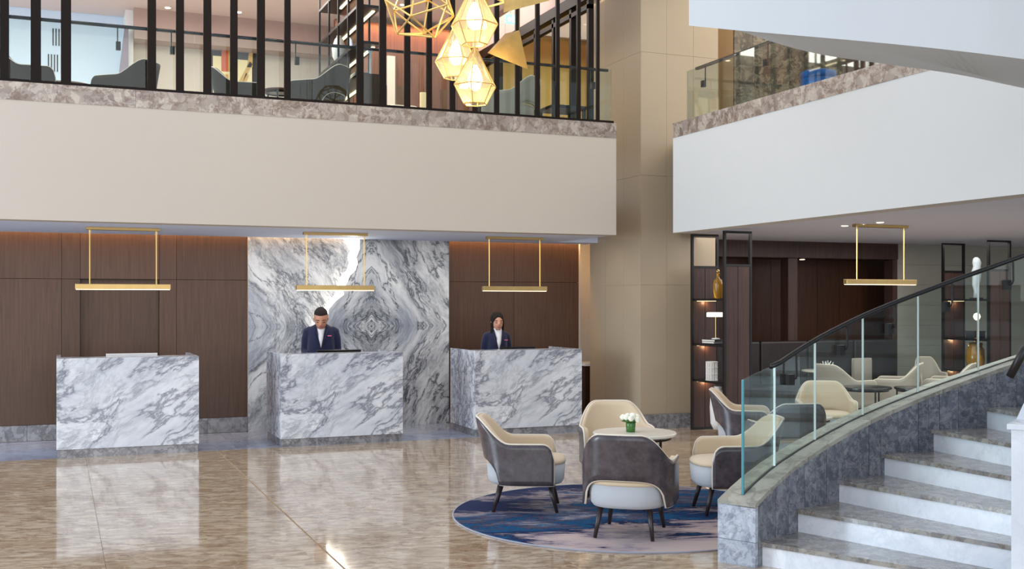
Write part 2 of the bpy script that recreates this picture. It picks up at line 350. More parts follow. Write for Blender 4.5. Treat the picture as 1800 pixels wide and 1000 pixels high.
# left building: fascia, soffit and upper slab
wf = link('wall_fascia_left', bx(-6, FY, ZL, 6.76, FY+.25, 3.90), M['plaster'], kind='structure')
link('ceiling_lower_left', prism([(-6, FY+.25, ZL), (6.76, FY+.25, ZL), (6.76, 14.6, ZL), (7.42, 14.6, ZL), (7.42, 15.03, ZL), (-6, 15.03, ZL)], (0, 0, .10)), M['ceiling'], kind='structure')
link('floor_upper_left', bx(-6, FY+.02, 3.75, 6.76, 19.4, UF), M['beige'], kind='structure')
link('floor_upper_back', bx(6.76, 14.95, 3.75, 18, 19.4, UF), M['wood_frame'], kind='structure')
sb = link('trim_stone_band_left', bx(-6, FY+.03, 3.90, 6.75, FY+.30, 4.085), M['grout'], kind='structure')
x = -5.2
while x < 6.7:
    x1 = min(x+1.5, 6.76); link('stone_slab', bx(x+.001, FY-.005, 3.895, x1-.001, FY+.03, 4.09), M['band'], sb)
    link('cap_slab', bx(x+.001, FY+.03, 4.085, x1-.001, FY+.30, 4.095), M['band'], sb); x += 1.5
# back wall
wb = link('wall_back', bx(-6, 15.25, 0, 7.38, 15.45, 3.2), M['wood_dark'], kind='structure')
def panel(x0, z0, x1, z1, y=15.15, m='wood', name='panel'):
    return link(name, bx(x0+.002, y, z0+.002, x1-.002, 15.25, z1-.002, .002), M[m], wb)
XS = [-3.2, -1.9, -.66-.6, .054, .276, 1.246, 1.462, 2.387]
for a, b in zip(XS, XS[1:]):
    panel(a, 2.05, b, 2.95)
    if abs(a-.276) < .01: panel(a, .0, b, 2.05, 15.235, 'wood')
    else: panel(a, .2, b, 2.05)
for a, b in ((5.23, 6.30), (6.30, 7.375)):
    panel(a, 2.05, b, 2.95); panel(a, .2, b, 2.05)
bb = link('baseboard_back', bx(-6, 15.16, 0, 7.3, 15.2, .18), M['grout'], kind='structure')
x = -4.6
for a, b in [(-3.2, -2.2), (-2.2, -1.2), (-1.2, -.35), (-.35, .276), (1.246, 1.86), (1.86, 2.385), (5.235, 6.2), (6.2, 7.375)]:
    link('skirting_slab', bx(a+.002, 15.125, 0, b-.002, 15.16, .2), M['plinth'], bb)
# bookmatched marble wall with lit crack
crack = [(1.45, 0), (1.415, .015), (1.50, .03), (1.58, .10), (1.66, .105), (1.78, .20), (1.86, .30), (1.93, .27), (2.02, .33), (2.12, .36), (2.2, .44), (2.3, .47), (2.38, .45), (2.5, .50), (2.6, .50), (2.95, .50)]
crack = [(z, 3.31+dx) for z, dx in crack if z > 1.42] ; crack = [(1.40, 3.29)] + crack
mw = link('wall_marble_feature', bx(2.387, 15.13, 0, 5.23, 15.25, 3.0), M['grout'], kind='structure')
cx0 = 3.29
left = [(2.387, 15.10, 0), (cx0, 15.10, 0)] + [(cx, 15.10, z) for z, cx in crack] + [(2.387, 15.10, 2.95)]
link('marble_slab', prism(left, (0, .02, 0)), M['feature2'], mw, label='bookmatched grey marble slab left of the lit crack')
wdt = lambda z: .012 + .06*max(0, min(1, (z-1.45)/.7))
right = [(cx0+.004, 15.02, 0), (5.23, 15.02, 0), (5.23, 15.02, 2.95)] + [(cx + (wdt(z)+.03 if z > 1.41 else .004), 15.02, z) for z, cx in reversed(crack)]
link('marble_slab', prism(right, (0, .035, 0)), M['feature'], mw, label='bookmatched grey marble slab right of the lit crack')
lb = B(); pv = None
for z, cx in crack:
    a = lb.verts.new((cx-.01, 15.112, z)); b = lb.verts.new((cx+wdt(z)+.029, 15.025, z))
    if pv: lb.faces.new((pv[0], pv[1], b, a))
    pv = (a, b)
link('light_strip', lb, M['led_white'], mw)
# niche between column and back wall
link('wall_niche', bx(7.2, 15.75, .0, 8.7, 15.85, 3.2), M['plaster_cool'], kind='structure')
nb = thing('niche_cabinet', 'dark wooden cabinet with white top in the niche left of the column', 'cabinet', (7.75, 15.3, 0))
link('body', bx(-.32, -.25, 0, .3, .3, .78), M['wood_dark'], nb); link('countertop', bx(-.34, -.29, .78, .32, .3, .82), M['white'], nb); link('handle', bx(-.02, -.27, .62, 0, -.25, .74), M['brass'], nb)
link('wall_niche_side', bx(7.38, 15.2, 0, 7.42, 15.75, 3.2), M['plaster_cool'], kind='structure')
# column with stone panels
cl = link('wall_column', bx(7.43, 13.31, 0, 8.67, 14.86, 9), M['grout'], kind='structure')
zs = [.2, 1.37, 2.0, 3.5, 5.0, 6.5, 8.0, 9.0]; zs = [.2, 1.99, 3.5, 5.2, 7.0, 9.0]
xsn = [7.42, 7.83, 8.26, 8.67]; ysn = [13.30, 13.80, 14.35, 14.86]
for a, b in zip(zs, zs[1:]):
    for p, q in zip(xsn, xsn[1:]): link('stone_panel', bx(p+.0015, 13.30, a+.0015, q-.0015, 13.315, b-.0015), M['col_stone'], cl)
    for p, q in zip(ysn, ysn[1:]): link('stone_panel', bx(7.42, p+.0015, a+.0015, 7.435, q-.0015, b-.0015), M['col_stone'], cl)
bc = link('baseboard_column', bx(7.42, 13.29, 0, 8.67, 14.86, .19), M['plinth'], kind='structure')
for p, q in zip(xsn, xsn[1:]): link('skirting_slab', bx(p+.002, 13.27, 0, q-.002, 13.29, .2), M['plinth'], bc)
for p, q in zip(ysn, ysn[1:]): link('skirting_slab', bx(7.40, p+.002, 0, 7.42, q-.002, .2), M['plinth'], bc)

# right building
YE = 12.24
link('wall_fascia_right', bx(FX, 5.6, 2.64, FX+.25, YE, 3.86), M['plaster_mid'], kind='structure')
link('ceiling_lower_right', prism([(FX+.25, 5.6, ZR), (17, 5.6, ZR), (17, 14.6, ZR), (8.67, 14.6, ZR), (8.67, 13.3, ZR), (8.02, 13.3, ZR), (7.56, YE, ZR)], (0, 0, .1)), M['ceiling'], kind='structure')
link('floor_upper_right', prism([(FX+.02, 5.6, 3.75), (17, 5.6, 3.75), (17, 16.5, 3.75), (8.67, 16.5, 3.75), (8.67, 13.3, 3.75), (7.98, 13.3, 3.75), (FX+.1, YE-.02, 3.75), (FX+.02, YE-.1, 3.75)], (0, 0, UF-3.75)), M['plaster_mid'], kind='structure')
link('wall_fascia_return', bx(FX+.25, YE-.15, 2.74, 8.67, YE, 3.86), M['plaster_cool'], kind='structure')
sr = link('trim_stone_band_right', bx(FX+.03, 5.6, 3.86, FX+.28, YE-.01, 4.035), M['grout'], kind='structure')
y = YE
while y > 5.9:
    y1 = max(y-1.25, 5.6); link('stone_slab', bx(FX-.005, y1+.001, 3.855, FX+.03, y-.001, 4.045), M['band'], sr)
    link('cap_slab', bx(FX+.03, y1+.001, 4.035, FX+.28, y-.001, 4.045), M['band'], sr); y -= 1.25
# lounge back wall under the right building
wl = link('wall_lounge', bx(8.67, 15.3, 0, 17, 15.4, 3.0), M['wood_dark'], kind='structure')
for a, b in ((8.67, 9.1), (10.76, 10.94), (12.86, 12.96)): link('post', bx(a, 14.5, 0, b, 14.7, 2.45), M['wood_frame'], wl)
link('header_panel', bx(8.67, 14.48, 2.46, 12.96, 14.7, 2.72), M['wood_frame'], wl)
for k in range(8):
    a = 9.1+k*.47; link('wall_panel', bx(a+.003, 15.26, 0, a+.467, 15.3, 2.7), M['wood_dark'], wl)
link('ceiling_niche', bx(9.1, 14.7, 2.46, 12.96, 15.3, 2.52), M['wood_dark'], kind='structure')
wr = link('wall_lounge_right', bx(12.96, 14.52, 0, 17, 14.7, 2.8), M['grout'], kind='structure')
z = 0
while z < 2.7:
    for a in (12.96, 14.96): link('stone_course', bx(a+.002, 14.5, z+.002, a+1.998, 14.52, min(z+.34, 2.72)-.002), M['pale'], wr)
    z += .34
link('wall_lounge_end', bx(16.6, 5.6, 0, 16.8, 14.5, 2.75), M['wood_frame'], kind='structure')
# upper storey shell
link('ceiling_upper_left', bx(-6, 12.9, UC, 9.5, 19.4, UC+.15), M['ceiling_up'], kind='structure')
link('ceiling_upper_right', bx(8.4, 4.5, UC, 17, 16.5, UC+.15), M['ceiling_up'], kind='structure')
xb, _ = onY(233, 19.1)
link('wall_upper_back', bx(xb, 19.1, UF, 8, 19.3, UC), M['beige'], kind='structure')
link('trim_bulkhead', bx(xb, 18.7, 6.0, 4.4, 19.1, UC), M['bulk'], kind='structure')
link('wall_upper_window_side', bx(-6, 19.5, UF, xb+.2, 19.6, UC+.4), M['ice'], kind='structure')
link('trim_reveal', bx(xb-.12, 18.9, UF, xb, 19.5, UC), M['plaster_cool'], kind='structure')
link('wall_upper_wood', bx(4.2, 17.7, UF, 6.9, 17.8, 6.38), M['wood_warm'], kind='structure')
link('wall_upper_glazed_room', bx(8.9, 13.3+1.6, UF, 9.0, 19.1, UC), M['ochre'], kind='structure')
link('wall_upper_room_end', bx(6.78, 18.0, UF, 8.9, 18.1, UC), M['ochre'], kind='structure')
link('wall_upper_header', bx(6.68, 13.5, 6.02, 6.78, 17.7, UC), M['bulk'], kind='structure')
link('wall_upper_right_back', bx(8.67, 16.2, UF, 17, 16.3, UC), M['ochre'], kind='structure')
link('ceiling_atrium', bx(-9, -6, 9.0, 18, 15, 9.2), M['ceiling'], kind='structure')
link('wall_above_left', bx(-6, 12.9, 6.65, 7.42, 13.05, 9), M['plaster'], kind='structure')
link('wall_above_right', bx(7.4, 5.6, 6.65, 7.55, 13.3, 9), M['plaster'], kind='structure')

# upper stair flight sweeping overhead
us = thing('upper_stair_flight', 'white plastered underside and parapet of the upper stair at top right', 'staircase', (0, 0, 0))
A = [(1211, 45, 7.0), (1293, 53, 6.7), (1420, 64, 6.4), (1550, 75.5, 6.2), (1680, 89, 6.05), (1800, 104, 6.0), (1960, 126, 6.1)]
Bp = [(1213, 44, 7.5), (1293, 53, 7.6), (1375, 79, 7.8), (1450, 97, 7.95), (1545, 111, 8.05), (1625, 122, 8.1), (1700, 134, 8.12), (1800, 155, 8.15), (1960, 185, 8.2)]
def cr(P, n):
    out = []
    for i in range(n+1):
        t = i/n*(len(P)-1); k = min(int(t), len(P)-2); u = t-k
        p0, p1, p2, p3 = [Vector(P[max(0, min(len(P)-1, k+j))]) for j in (-1, 0, 1, 2)]
        out.append(.5*((2*p1)+(p2-p0)*u+(2*p0-5*p1+4*p2-p3)*u*u+(3*p1-p0-3*p2+p3)*u**3))
    return out
CP = [(1214, 45, 7.2), (1293, 53, 6.95), (1400, 66, 6.6), (1500, 82, 6.55), (1600, 103, 6.6), (1680, 122, 6.9), (1740, 138, 7.6), (1800, 153, 8.0), (1960, 184, 8.15)]
SCc = [U(*p) for p in cr(CP, 36)]
SA = [U(*p) for p in cr(A, 36)]; SB = [U(*p) for p in cr(Bp, 36)]
bm = B(); r0 = [bm.verts.new(p) for p in SA]; r1 = [bm.verts.new(p+Vector((0, 0, 1.6))) for p in SA]
mid = []
for a, b in zip(SA, SB):
    d = (b-a); d.z = 0; d.normalize(); mid.append(a + d*.12)
r2 = [bm.verts.new(p+Vector((0, 0, 1.6))) for p in mid]; r3 = [bm.verts.new(p+Vector((0, 0, .12))) for p in mid]
for i in range(36):
    for p, q in ((r0, r1), (r1, r2), (r2, r3), (r3, r0)): bm.faces.new((p[i], p[i+1], q[i+1], q[i]))
bm.faces.new((r0[0], r1[0], r2[0], r3[0])); bm.faces.new((r0[-1], r1[-1], r2[-1], r3[-1]))
link('parapet', bm, M['plaster_stair'], us, smooth=False)
bm = B(); rows = []
for a, b, c_ in zip(SA, SB, SCc):
    rows.append([bm.verts.new(p) for p in (a, a.lerp(c_, .5), c_, c_.lerp(b, .5), b)] + [bm.verts.new(b+Vector((0, 0, .25))), bm.verts.new(a.lerp(b, .08)+Vector((0, 0, .2)))])
for i in range(36):
    n = len(rows[0])
    for k in range(n): bm.faces.new((rows[i][k], rows[i+1][k], rows[i+1][(k+1) % n], rows[i][(k+1) % n]))
bm.faces.new(rows[0]); bm.faces.new(rows[-1][::-1])
link('soffit', bm, M['plaster_stair'], us)

# ------------------------------------------------------------------ MAIN STAIRCASE
SC = W(4.0, 5.25)
def ca(ang, r, z=0):                      # point on the stair's circle, angle in the view frame
    a = math.radians(ang); return SC + W(r*math.cos(a), r*math.sin(a), 0) + Vector((0, 0, z))
def interp(T, x):
    T = sorted(T)
    if x <= T[0][0]: s = (T[1][1]-T[0][1])/(T[1][0]-T[0][0]); return T[0][1]+s*(x-T[0][0])
    for a, b in zip(T, T[1:]):
        if x <= b[0]: return a[1]+(b[1]-a[1])*(x-a[0])/(b[0]-a[0])
    s = (T[-1][1]-T[-2][1])/(T[-1][0]-T[-2][0]); return T[-1][1]+s*(x-T[-1][0])
CURB = [(139.5, .43), (132, .594), (115.3, .904), (97.3, 1.216), (60, 1.9)]
zc = lambda a: interp(CURB, a)
def arc_solid(a0, a1, r0, r1, zb, zt, n=None, bm=None):
    bm = bm or B(); n = n or max(1, int(abs(a1-a0)/2.5)); fb = zb if callable(zb) else (lambda a: zb); ft = zt if callable(zt) else (lambda a: zt)
    R = []
    for i in range(n+1):
        a = a0+(a1-a0)*i/n
        R.append([bm.verts.new(ca(a, r0, fb(a))), bm.verts.new(ca(a, r1, fb(a))), bm.verts.new(ca(a, r1, ft(a))), bm.verts.new(ca(a, r0, ft(a)))])
    for p, q in zip(R, R[1:]):
        for k in range(4): bm.faces.new((p[k], p[(k+1) % 4], q[(k+1) % 4], q[k]))
    bm.faces.new(R[0]); bm.faces.new(R[-1][::-1]); return bm
st = thing('spiral_staircase', 'curved marble staircase rising to the right behind a stone curb', 'staircase', tuple(SC))
def slink(name, bm, m, **k):
    o = link(name, bm, m, None, **k)
    for v in o.data.vertices: v.co -= SC
    o.parent = st; return o
RI, RO, RC = 1.5, 3.13, 3.40
for i in range(12):
    a = 138.2-8.2*i; zt = .16*(i+1)
    slink('riser', arc_solid(a, a-1.0, RI, RO, zt-.16 if i else 0, zt-.03, 1), M['riser'])
    slink('tread', arc_solid(a+.35, a-8.9, RI, RO, zt-.03, zt, 4), M['tread'])
# outer curb: core, cap, tiles
slink('curb_core', arc_solid(139.2, 45, RO+.02, RC, 0, lambda a: zc(a)-.03), M['curb'])
a = 139.9
while a > 50: slink('cap_stone', arc_solid(a, a-11.9, RO-.005, RC+.01, lambda q: zc(q)-.03, zc), M['cap']); a -= 12
ep = B(); a0, a1 = 139.9, 139.2
slink('end_slab', arc_solid(a0, a1, RO-.002, RC+.008, .165, zc(139.5)-.031, 1), M['endstone']); slink('end_slab', arc_solid(a0, a1, RO-.002, RC+.008, 0, .162, 1), M['endstone'])
a = 139.15; random.seed(3)
while a > 60:
    wd = random.choice((1.7, 2.1, 2.4, 2.9)); slink('wall_tile', arc_solid(a, a-wd+.05, RO-random.choice((0, .002, .004)), RO+.02, 0, lambda q: zc(q)-.031, 1), M['curb']); a -= wd
# inner curb
slink('inner_curb', arc_solid(144.5, 70, 1.33, 1.5, 0, lambda a: max(1.05, 1.05+(138-a)*.0195), 20), M['riser'])
slink('inner_cap', arc_solid(145, 70, 1.31, 1.52, lambda a: max(1.05, 1.05+(138-a)*.0195), lambda a: max(1.05, 1.05+(138-a)*.0195)+.03, 20), M['riser'])
# glass panels, rail
def far_ang(px, rad):
    r = (px-900)/F; A_ = 1+r*r; B_ = -(8.0*r+10.5); C_ = 16+5.25**2-rad*rad
    d = (-B_+math.sqrt(max(0, B_*B_-4*A_*C_)))/(2*A_); return math.degrees(math.atan2(d-5.25, r*d-4.0)), d
RG = 3.27
GT = []
for px, py in ((1307, 667), (1361, 642), (1432, 598), (1516, 556.7), (1613, 518.7), (1719, 480.7)):
    an, d = far_ang(px, RG); GT.append((an, zat(py, d)))
GT.append((60, GT[-1][1]+(GT[-1][0]-60)*.0195)); gt = lambda a: interp(GT, a)
angs = [far_ang(p, RG)[0] for p in (1305, 1361, 1432, 1516, 1613, 1719)] + [88, 78, 68]
for p, q in zip(angs, angs[1:]):
    n = 6; po = slink('glass_panel', arc_solid(p-.12, q+.12, RG-.006, RG+.006, zc, gt, n), M['glass'])
    slink('glass_edge', arc_solid(p-.0, p-(.2 if p > 137 else .10), RG-.008, RG+.008, zc, gt, 1), M['edge_teal' if p > 137 else 'glass_edge'])
slink('base_channel', arc_solid(angs[0], 66, RG-.009, RG+.009, zc, lambda a: zc(a)+.006), M['charcoal'])
rp = []; a = far_ang(1345, RG)[0]
while a > 64: rp.append(ca(a, RG-.045, gt(a)+.02)); a -= 2
slink('handrail', tube(rp, .018, n=10), M['black'], smooth=True)
for px in (1385, 1475, 1560, 1660, 1768):
    an, d = far_ang(px, RG)
    z0 = gt(an); k = B(); tube([ca(an-.6, RG-.045, z0+.01), ca(an-.6, RG-.05, z0-.13), ca(an-.45, RG-.05, z0-.155), ca(an, RG-.03, z0-.165), ca(an, RG, z0-.165)], .008, k, 6)
    for v in bmesh.ops.create_cube(k, size=1)['verts']:
        v.co = ca(an, RG-.02, z0-.165) + Vector((v.co.x*.05, v.co.y*.04, v.co.z*.075))
    slink('rail_bracket', k, M['black'])
ih = thing('inner_handrail', 'black tubular handrail end at the right edge above the stairs', 'handrail', tuple(U(1776, 665, 5.6)))
o0 = U(1776, 665, 5.6); q = [U(1776, 662, 5.6), U(1800, 616, 5.55), U(1850, 575, 5.6), U(1950, 520, 5.7)]
link('rail', tube([p-o0 for p in q], .022, n=10), M['black'], ih, smooth=True)
link('rail_post', tube([U(1860, 572, 5.6)-o0, U(1860, 760, 5.6)-o0], .012, n=8), M['black'], ih)

# ------------------------------------------------------------------ RECEPTION DESKS
def desk(x0, x1, y0, label, depth=.98):
    w_ = x1-x0; t = thing('reception_desk', label, 'desk', (x0, y0, 0), 0, 'marble reception desks')
    link('front_panel', bx(.0, 0, .095, w_, .06, 1.12, .002), M['desk'], t)
    link('side_panel', bx(0, .061, .095, .05, depth, 1.12, .002), M['desk'], t); link('side_panel', bx(w_-.05, .061, .095, w_, depth, 1.12, .002), M['desk'], t)
    link('ledge', bx(.05, .061, 1.08, w_-.05, .34, 1.12), M['desk'], t); link('worktop', bx(.05, .34, .86, w_-.05, .80, .90), M['wood'], t)
    bm = B(); abox(bm, .012, .012, 0, w_-.012, .05, .095); abox(bm, .012, .05, 0, .05, depth-.01, .095); abox(bm, w_-.05, .05, 0, w_-.012, depth-.01, .095)
    link('plinth', bm, M['plinth'], t); link('cabinet', bx(.1, .35, .02, .5, .75, .86), M['wood_dark'], t)
    return t
desk(-.005, 1.54, 13.33, 'white grey-veined marble desk with nobody behind it, leftmost of three')
desk(2.50, 4.035, 13.35, 'white grey-veined marble desk where the man stands, centre of three')
desk(5.02, 6.56, 13.38, 'white grey-veined marble desk where the woman stands, nearest the column')
def monitor(pxa, pxb, label, m, yy=13.78, ztop=1.145):
    xa, _ = onY(pxa, yy); xb_, _ = onY(pxb, yy); cx = (xa+xb_)/2; hw = (xb_-xa)/2
    t = thing('monitor', label, 'monitor', (cx, yy, .90))
    h = ztop-.90
    link('screen_frame', prism([(-hw, 0, .03), (hw, 0, .03), (hw, -.05, h), (-hw, -.05, h)], (0, .02, .003)), M[m], t)
    link('display', prism([(-hw+.01, .024, .04), (hw-.01, .024, .04), (hw-.01, -.024, h-.01), (-hw+.01, -.024, h-.01)], (0, .002, 0)), M['screen'], t)
    link('foot', bx(-.1, -.08, 0, .1, .08, .012), M[m], t); link('neck', bx(-.02, -.02, .01, .02, .0, .12), M[m], t)
monitor(186, 276, 'light grey monitor top edge behind the leftmost desk', 'white')
monitor(556, 633, 'black monitor in front of the man at the centre desk', 'black')
monitor(878, 938, 'black monitor in front of the woman at the desk nearest the column', 'black')

# linear pendants
def pendant(cx, cy, zceil, label, L=1.06, drop=.70, rot=0):
    t = thing('linear_pendant', label, 'pendant light', (cx, cy, zceil), rot, 'linear brass pendants')
    link('canopy', bx(-.41, -.04, -.035, .41, .04, 0, .003), M['brass'], t)
    for s in (-1, 1): link('rod', tube([(s*.37, 0, -.03), (s*.37, 0, -drop+.03)], .008, n=8), M['brass_bright'], t)
    bm = B(); abox(bm, -L/2, -.035, -drop-.025, L/2, .035, -drop+.035, .003); link('bar', bm, M['brass'], t)
    link('diffuser', bx(-L/2+.01, -.028, -drop-.032, L/2-.01, .028, -drop-.0255), M['led'], t)
    return t
xx, dd = onY(217, 13.7); pendant(xx, 13.7, ZL, 'brass linear pendant hanging above the leftmost marble desk')
xx, dd = onY(590, 13.7); pendant(xx, 13.7, ZL, 'brass linear pendant hanging above the centre desk with the man', L=1.0)
xx, dd = onY(905, 13.7); pendant(xx, 13.7, ZL, 'brass linear pendant hanging above the desk with the woman', L=.93)
xx, dd = onY(1548, 10.95); pendant(xx, 10.95, ZR, 'brass linear pendant hanging in the lounge behind the stair handrail', L=1.1, drop=.72)

# ------------------------------------------------------------------ PEOPLE
def remeshed(parts, voxel, m, name, parent, smooth_it=6):
    bm = B()
    for p in parts: p(bm)
    me = bpy.data.meshes.new('raw'); bmesh.ops.recalc_face_normals(bm, faces=bm.faces); bm.to_mesh(me); bm.free()
    o = bpy.data.objects.new('raw', me); C.objects.link(o)
    md = o.modifiers.new('r', 'REMESH'); md.mode = 'VOXEL'; md.voxel_size = voxel; md.use_smooth_shade = True
    s = o.modifiers.new('s', 'SMOOTH'); s.factor = .5; s.iterations = smooth_it
    dg = bpy.context.evaluated_depsgraph_get(); me2 = bpy.data.meshes.new_from_object(o.evaluated_get(dg)); me2.name = name
    bpy.data.objects.remove(o); bpy.data.meshes.remove(me)
    me2.materials.clear(); me2.materials.append(m)
    for p in me2.polygons: p.use_smooth = True
    r = bpy.data.objects.new(name, me2); C.objects.link(r); r.parent = parent; return r
def person(loc, rz, label, H, woman):
    # local: faces -Y, feet at z 0
    k = H/1.74; sw = .158*k if woman else .184*k; hs = 1.12 if woman else 1.14
    t = thing('person', label, 'person', loc, rz)
    skin = M['skin_w' if woman else 'skin_m']
    tilt = math.radians(7 if woman else 24); zn = (1.37 if woman else 1.335)*k
    def headpt(x, y, z):                  # head frame (origin at neck base) tilted forward
        c, s = math.cos(tilt), math.sin(tilt); return Vector((x*k*hs, (y*c - z*s)*k*hs, zn + (y*s + z*c)*k*hs))
    def head(bm):
        R = [(0, .00, .0, .055, .055), (0, -.005, .06, .052, .056), (0, -.022, .085, .048, .062), (0, -.028, .105, .055, .078), (0, -.025, .135, .066, .090), (0, -.018, .17, .073, .097), (0, -.01, .205, .077, .100), (0, -.004, .24, .074, .098), (0, 0, .265, .062, .084), (0, .002, .285, .040, .056), (0, .002, .294, .014, .02)]
        rings = []
        for cx, cy, z, rx, ry in R: rings.append([bm.verts.new(headpt(cx+rx*math.cos(2*PI*i/24), cy+ry*math.sin(2*PI*i/24), z)) for i in range(24)])
        for a, b in zip(rings, rings[1:]):
            for i in range(24): bm.faces.new((a[i], a[(i+1) % 24], b[(i+1) % 24], b[i]))
        bm.faces.new(rings[0][::-1]); bm.faces.new(rings[-1])
        tube([headpt(0, -.108, .195), headpt(0, -.124, .16), headpt(0, -.128, .148)], [.008*k, .012*k, .014*k], bm, 8)   # nose
        for s in (-1, 1):
            tube([headpt(s*.070, .005, .185), headpt(s*.079, .012, .175), headpt(s*.073, .008, .145)], [.012*k, .014*k, .008*k], bm, 8)   # ears
            tube([headpt(s*.052, -.095, .196), headpt(s*.02, -.104, .194)], [.008*k, .009*k], bm, 6)   # brows
    sh = 1.40*k
    el = [(s*(sw+.032), .04, 1.10*k) for s in (-1, 1)]; wr = [(s*.16, -.22, .965) for s in (-1, 1)]
    def torso(gr):
        def f(bm):
            loft([(0, 0, .86*k, .15+gr, .10+gr), (0, 0, .98*k, (.135 if woman else .155)+gr, .098+gr), (0, 0, 1.12*k, (.128 if woman else .165)+gr, .10+gr), (0, -.005, 1.27*k, sw*.86+gr, (.122 if woman else .118)+gr), (0, 0, 1.36*k, sw*.92+gr, .10+gr), (0, .005, sh, sw*.86+gr, .075+gr), (0, .01, 1.43*k, sw*.5+gr, .058+gr), (0, .01, 1.45*k, .066+gr, .055+gr)], bm, 28, 2.3)
        return f
    def arm(s, gr):
        i = 0 if s < 0 else 1
        return lambda bm: tube([(s*(sw-.05), 0, sh-.03), (s*(sw-.010), .0, sh-.045), (s*(sw+.018), .02, 1.25*k), el[i], (s*(.5*(sw+.045)+.08), -.09, 1.025*k), wr[i]], [.048+gr, .052+gr, .046+gr, .040+gr, .035+gr, .027+gr], bm, 14)
    def leg(s, gr):
        return lambda bm: tube([(s*.085, 0, .88*k), (s*.09, 0, .72*k), (s*.092, -.01, .48*k), (s*.095, .01, .28*k), (s*.098, .01, .07)], [.085+gr, .08+gr, .055+gr, .052+gr, .038+gr], bm, 14)
    body = remeshed([head, torso(-.012), arm(-1, -.006), arm(1, -.006), leg(-1, -.006), leg(1, -.006)], .009, skin, 'body', t, 3)
    # hands with five fingers, resting on the worktop
    bm = B(); bm.from_mesh(body.data)
    for s in (-1, 1):
        p = Vector((s*.16, -.22, .965)); f = Vector((-s*.25, -1, -.28)).normalized(); sd = Vector((1, -s*.25, 0)).normalized(); up = sd.cross(f).normalized()
        if up.z < 0: up = -up
        for q in range(4):
            off = (q-1.5)*.019; L = (.068, .078, .074, .058)[q if s > 0 else 3-q]
            b0 = p + f*.075 + sd*off; tube([p+sd*off*.5, p+f*.04+sd*off*.95, b0, b0+f*L*.45+up*.004, b0+f*L*.75-up*.010, b0+f*L-up*.024], [.02, .015, .0105, .0095, .009, .007], bm, 8)
        th = p + f*.025 - sd*s*.022; tube([p+f*.01, th, th+f*.03-sd*s*.022-up*.006, th+f*.06-sd*s*.026-up*.014], [.018, .015, .0115, .008], bm, 8)
    bm.to_mesh(body.data); bm.free()
    for pl in body.data.polygons: pl.use_smooth = True
    # eyes, lips
    for s in (-1, 1): link('eyebrow', tube([headpt(s*.056, -.091, .199), headpt(s*.038, -.104, .206), headpt(s*.018, -.110, .200)], [.003, .0055, .004], n=6), M['hair'], t)
    for s in (-1, 1): link('eye', tube([headpt(s*.042, -.0925, .176), headpt(s*.022, -.1035, .175)], .0075*k, n=8), M['eye'], t)
    link('lips', tube([headpt(-.022, -.103, .122), headpt(0, -.112, .121), headpt(.022, -.103, .122)], [.004, .008, .004], n=8), M['lip'], t)
    # clothes
    jk = remeshed([torso(.012), arm(-1, .010), arm(1, .010)], .011, M['navy'], 'jacket', t, 9)
    tr = remeshed([leg(-1, .008), leg(1, .008), lambda bm: loft([(0, 0, .80*k, .16, .105), (0, 0, .9*k, .155, .104), (0, 0, .99*k, .145, .102)], bm, 20, 2.3)], .013, M['navy_d'], 'trousers', t, 4)
    fy = -.119 if woman else -.117
    def frontY(z):                        # front surface of the jacket
        return interp([(.98*k, -.112), (1.12*k, -.116), (1.27*k, -.140 if woman else -.136), (1.36*k, -.117), (1.42*k, -.082), (1.47*k, -.070)], z)
    bm = B(); L = []
    for i in range(9):
        z = (1.145+(1.445-1.145)*i/8)*k; hw = (.004+.058*(i/8)**.9)*k
        L.append([bm.verts.new((-hw, frontY(z)-.004, z)), bm.verts.new((0, frontY(z)-.010, z)), bm.verts.new((hw, frontY(z)-.004, z))])
    for a, b in zip(L, L[1:]):
        for j in range(2): bm.faces.new((a[j], a[j+1], b[j+1], b[j]))
    sh_o = link('shirt', bm, M['shirt'], t, smooth=True); sm = sh_o.modifiers.new('t', 'SOLIDIFY'); sm.thickness = .012
    for s in (-1, 1):
        link('collar', prism([(s*.012*k, frontY(1.425*k)-.014, 1.400*k), (s*.052*k, frontY(1.44*k)-.004, 1.425*k), (s*.066*k, -.030, 1.475*k), (s*.044*k, -.082, 1.465*k)], (0, -.007, 0)), M['shirt'], t)
        link('lapel', prism([(s*.006*k, frontY(1.13*k)-.012, 1.13*k), (s*.03*k, frontY(1.2*k)-.010, 1.20*k), (s*.075*k, frontY(1.33*k)-.006, 1.33*k), (s*.088*k, frontY(1.40*k)-.002, 1.40*k), (s*.062*k, frontY(1.44*k), 1.45*k), (s*.040*k, frontY(1.33*k)-.012, 1.33*k)], (0, -.006, 0)), M['navy'], t)
    link('name_badge', bx(.085*k, frontY(1.31*k)-.004, 1.29*k, .135*k, frontY(1.31*k)+.02, 1.302*k), M['pink'], t)
    for s in (-1, 1):
        link('shoe', loft([(s*.098, -.045, 0, .045, .13), (s*.098, -.045, .03, .044, .125), (s*.098, -.01, .06, .038, .08), (s*.098, .01, .09, .04, .045)], n=16), M['shoe'], t, smooth=True)
    # hair
    bm = B()
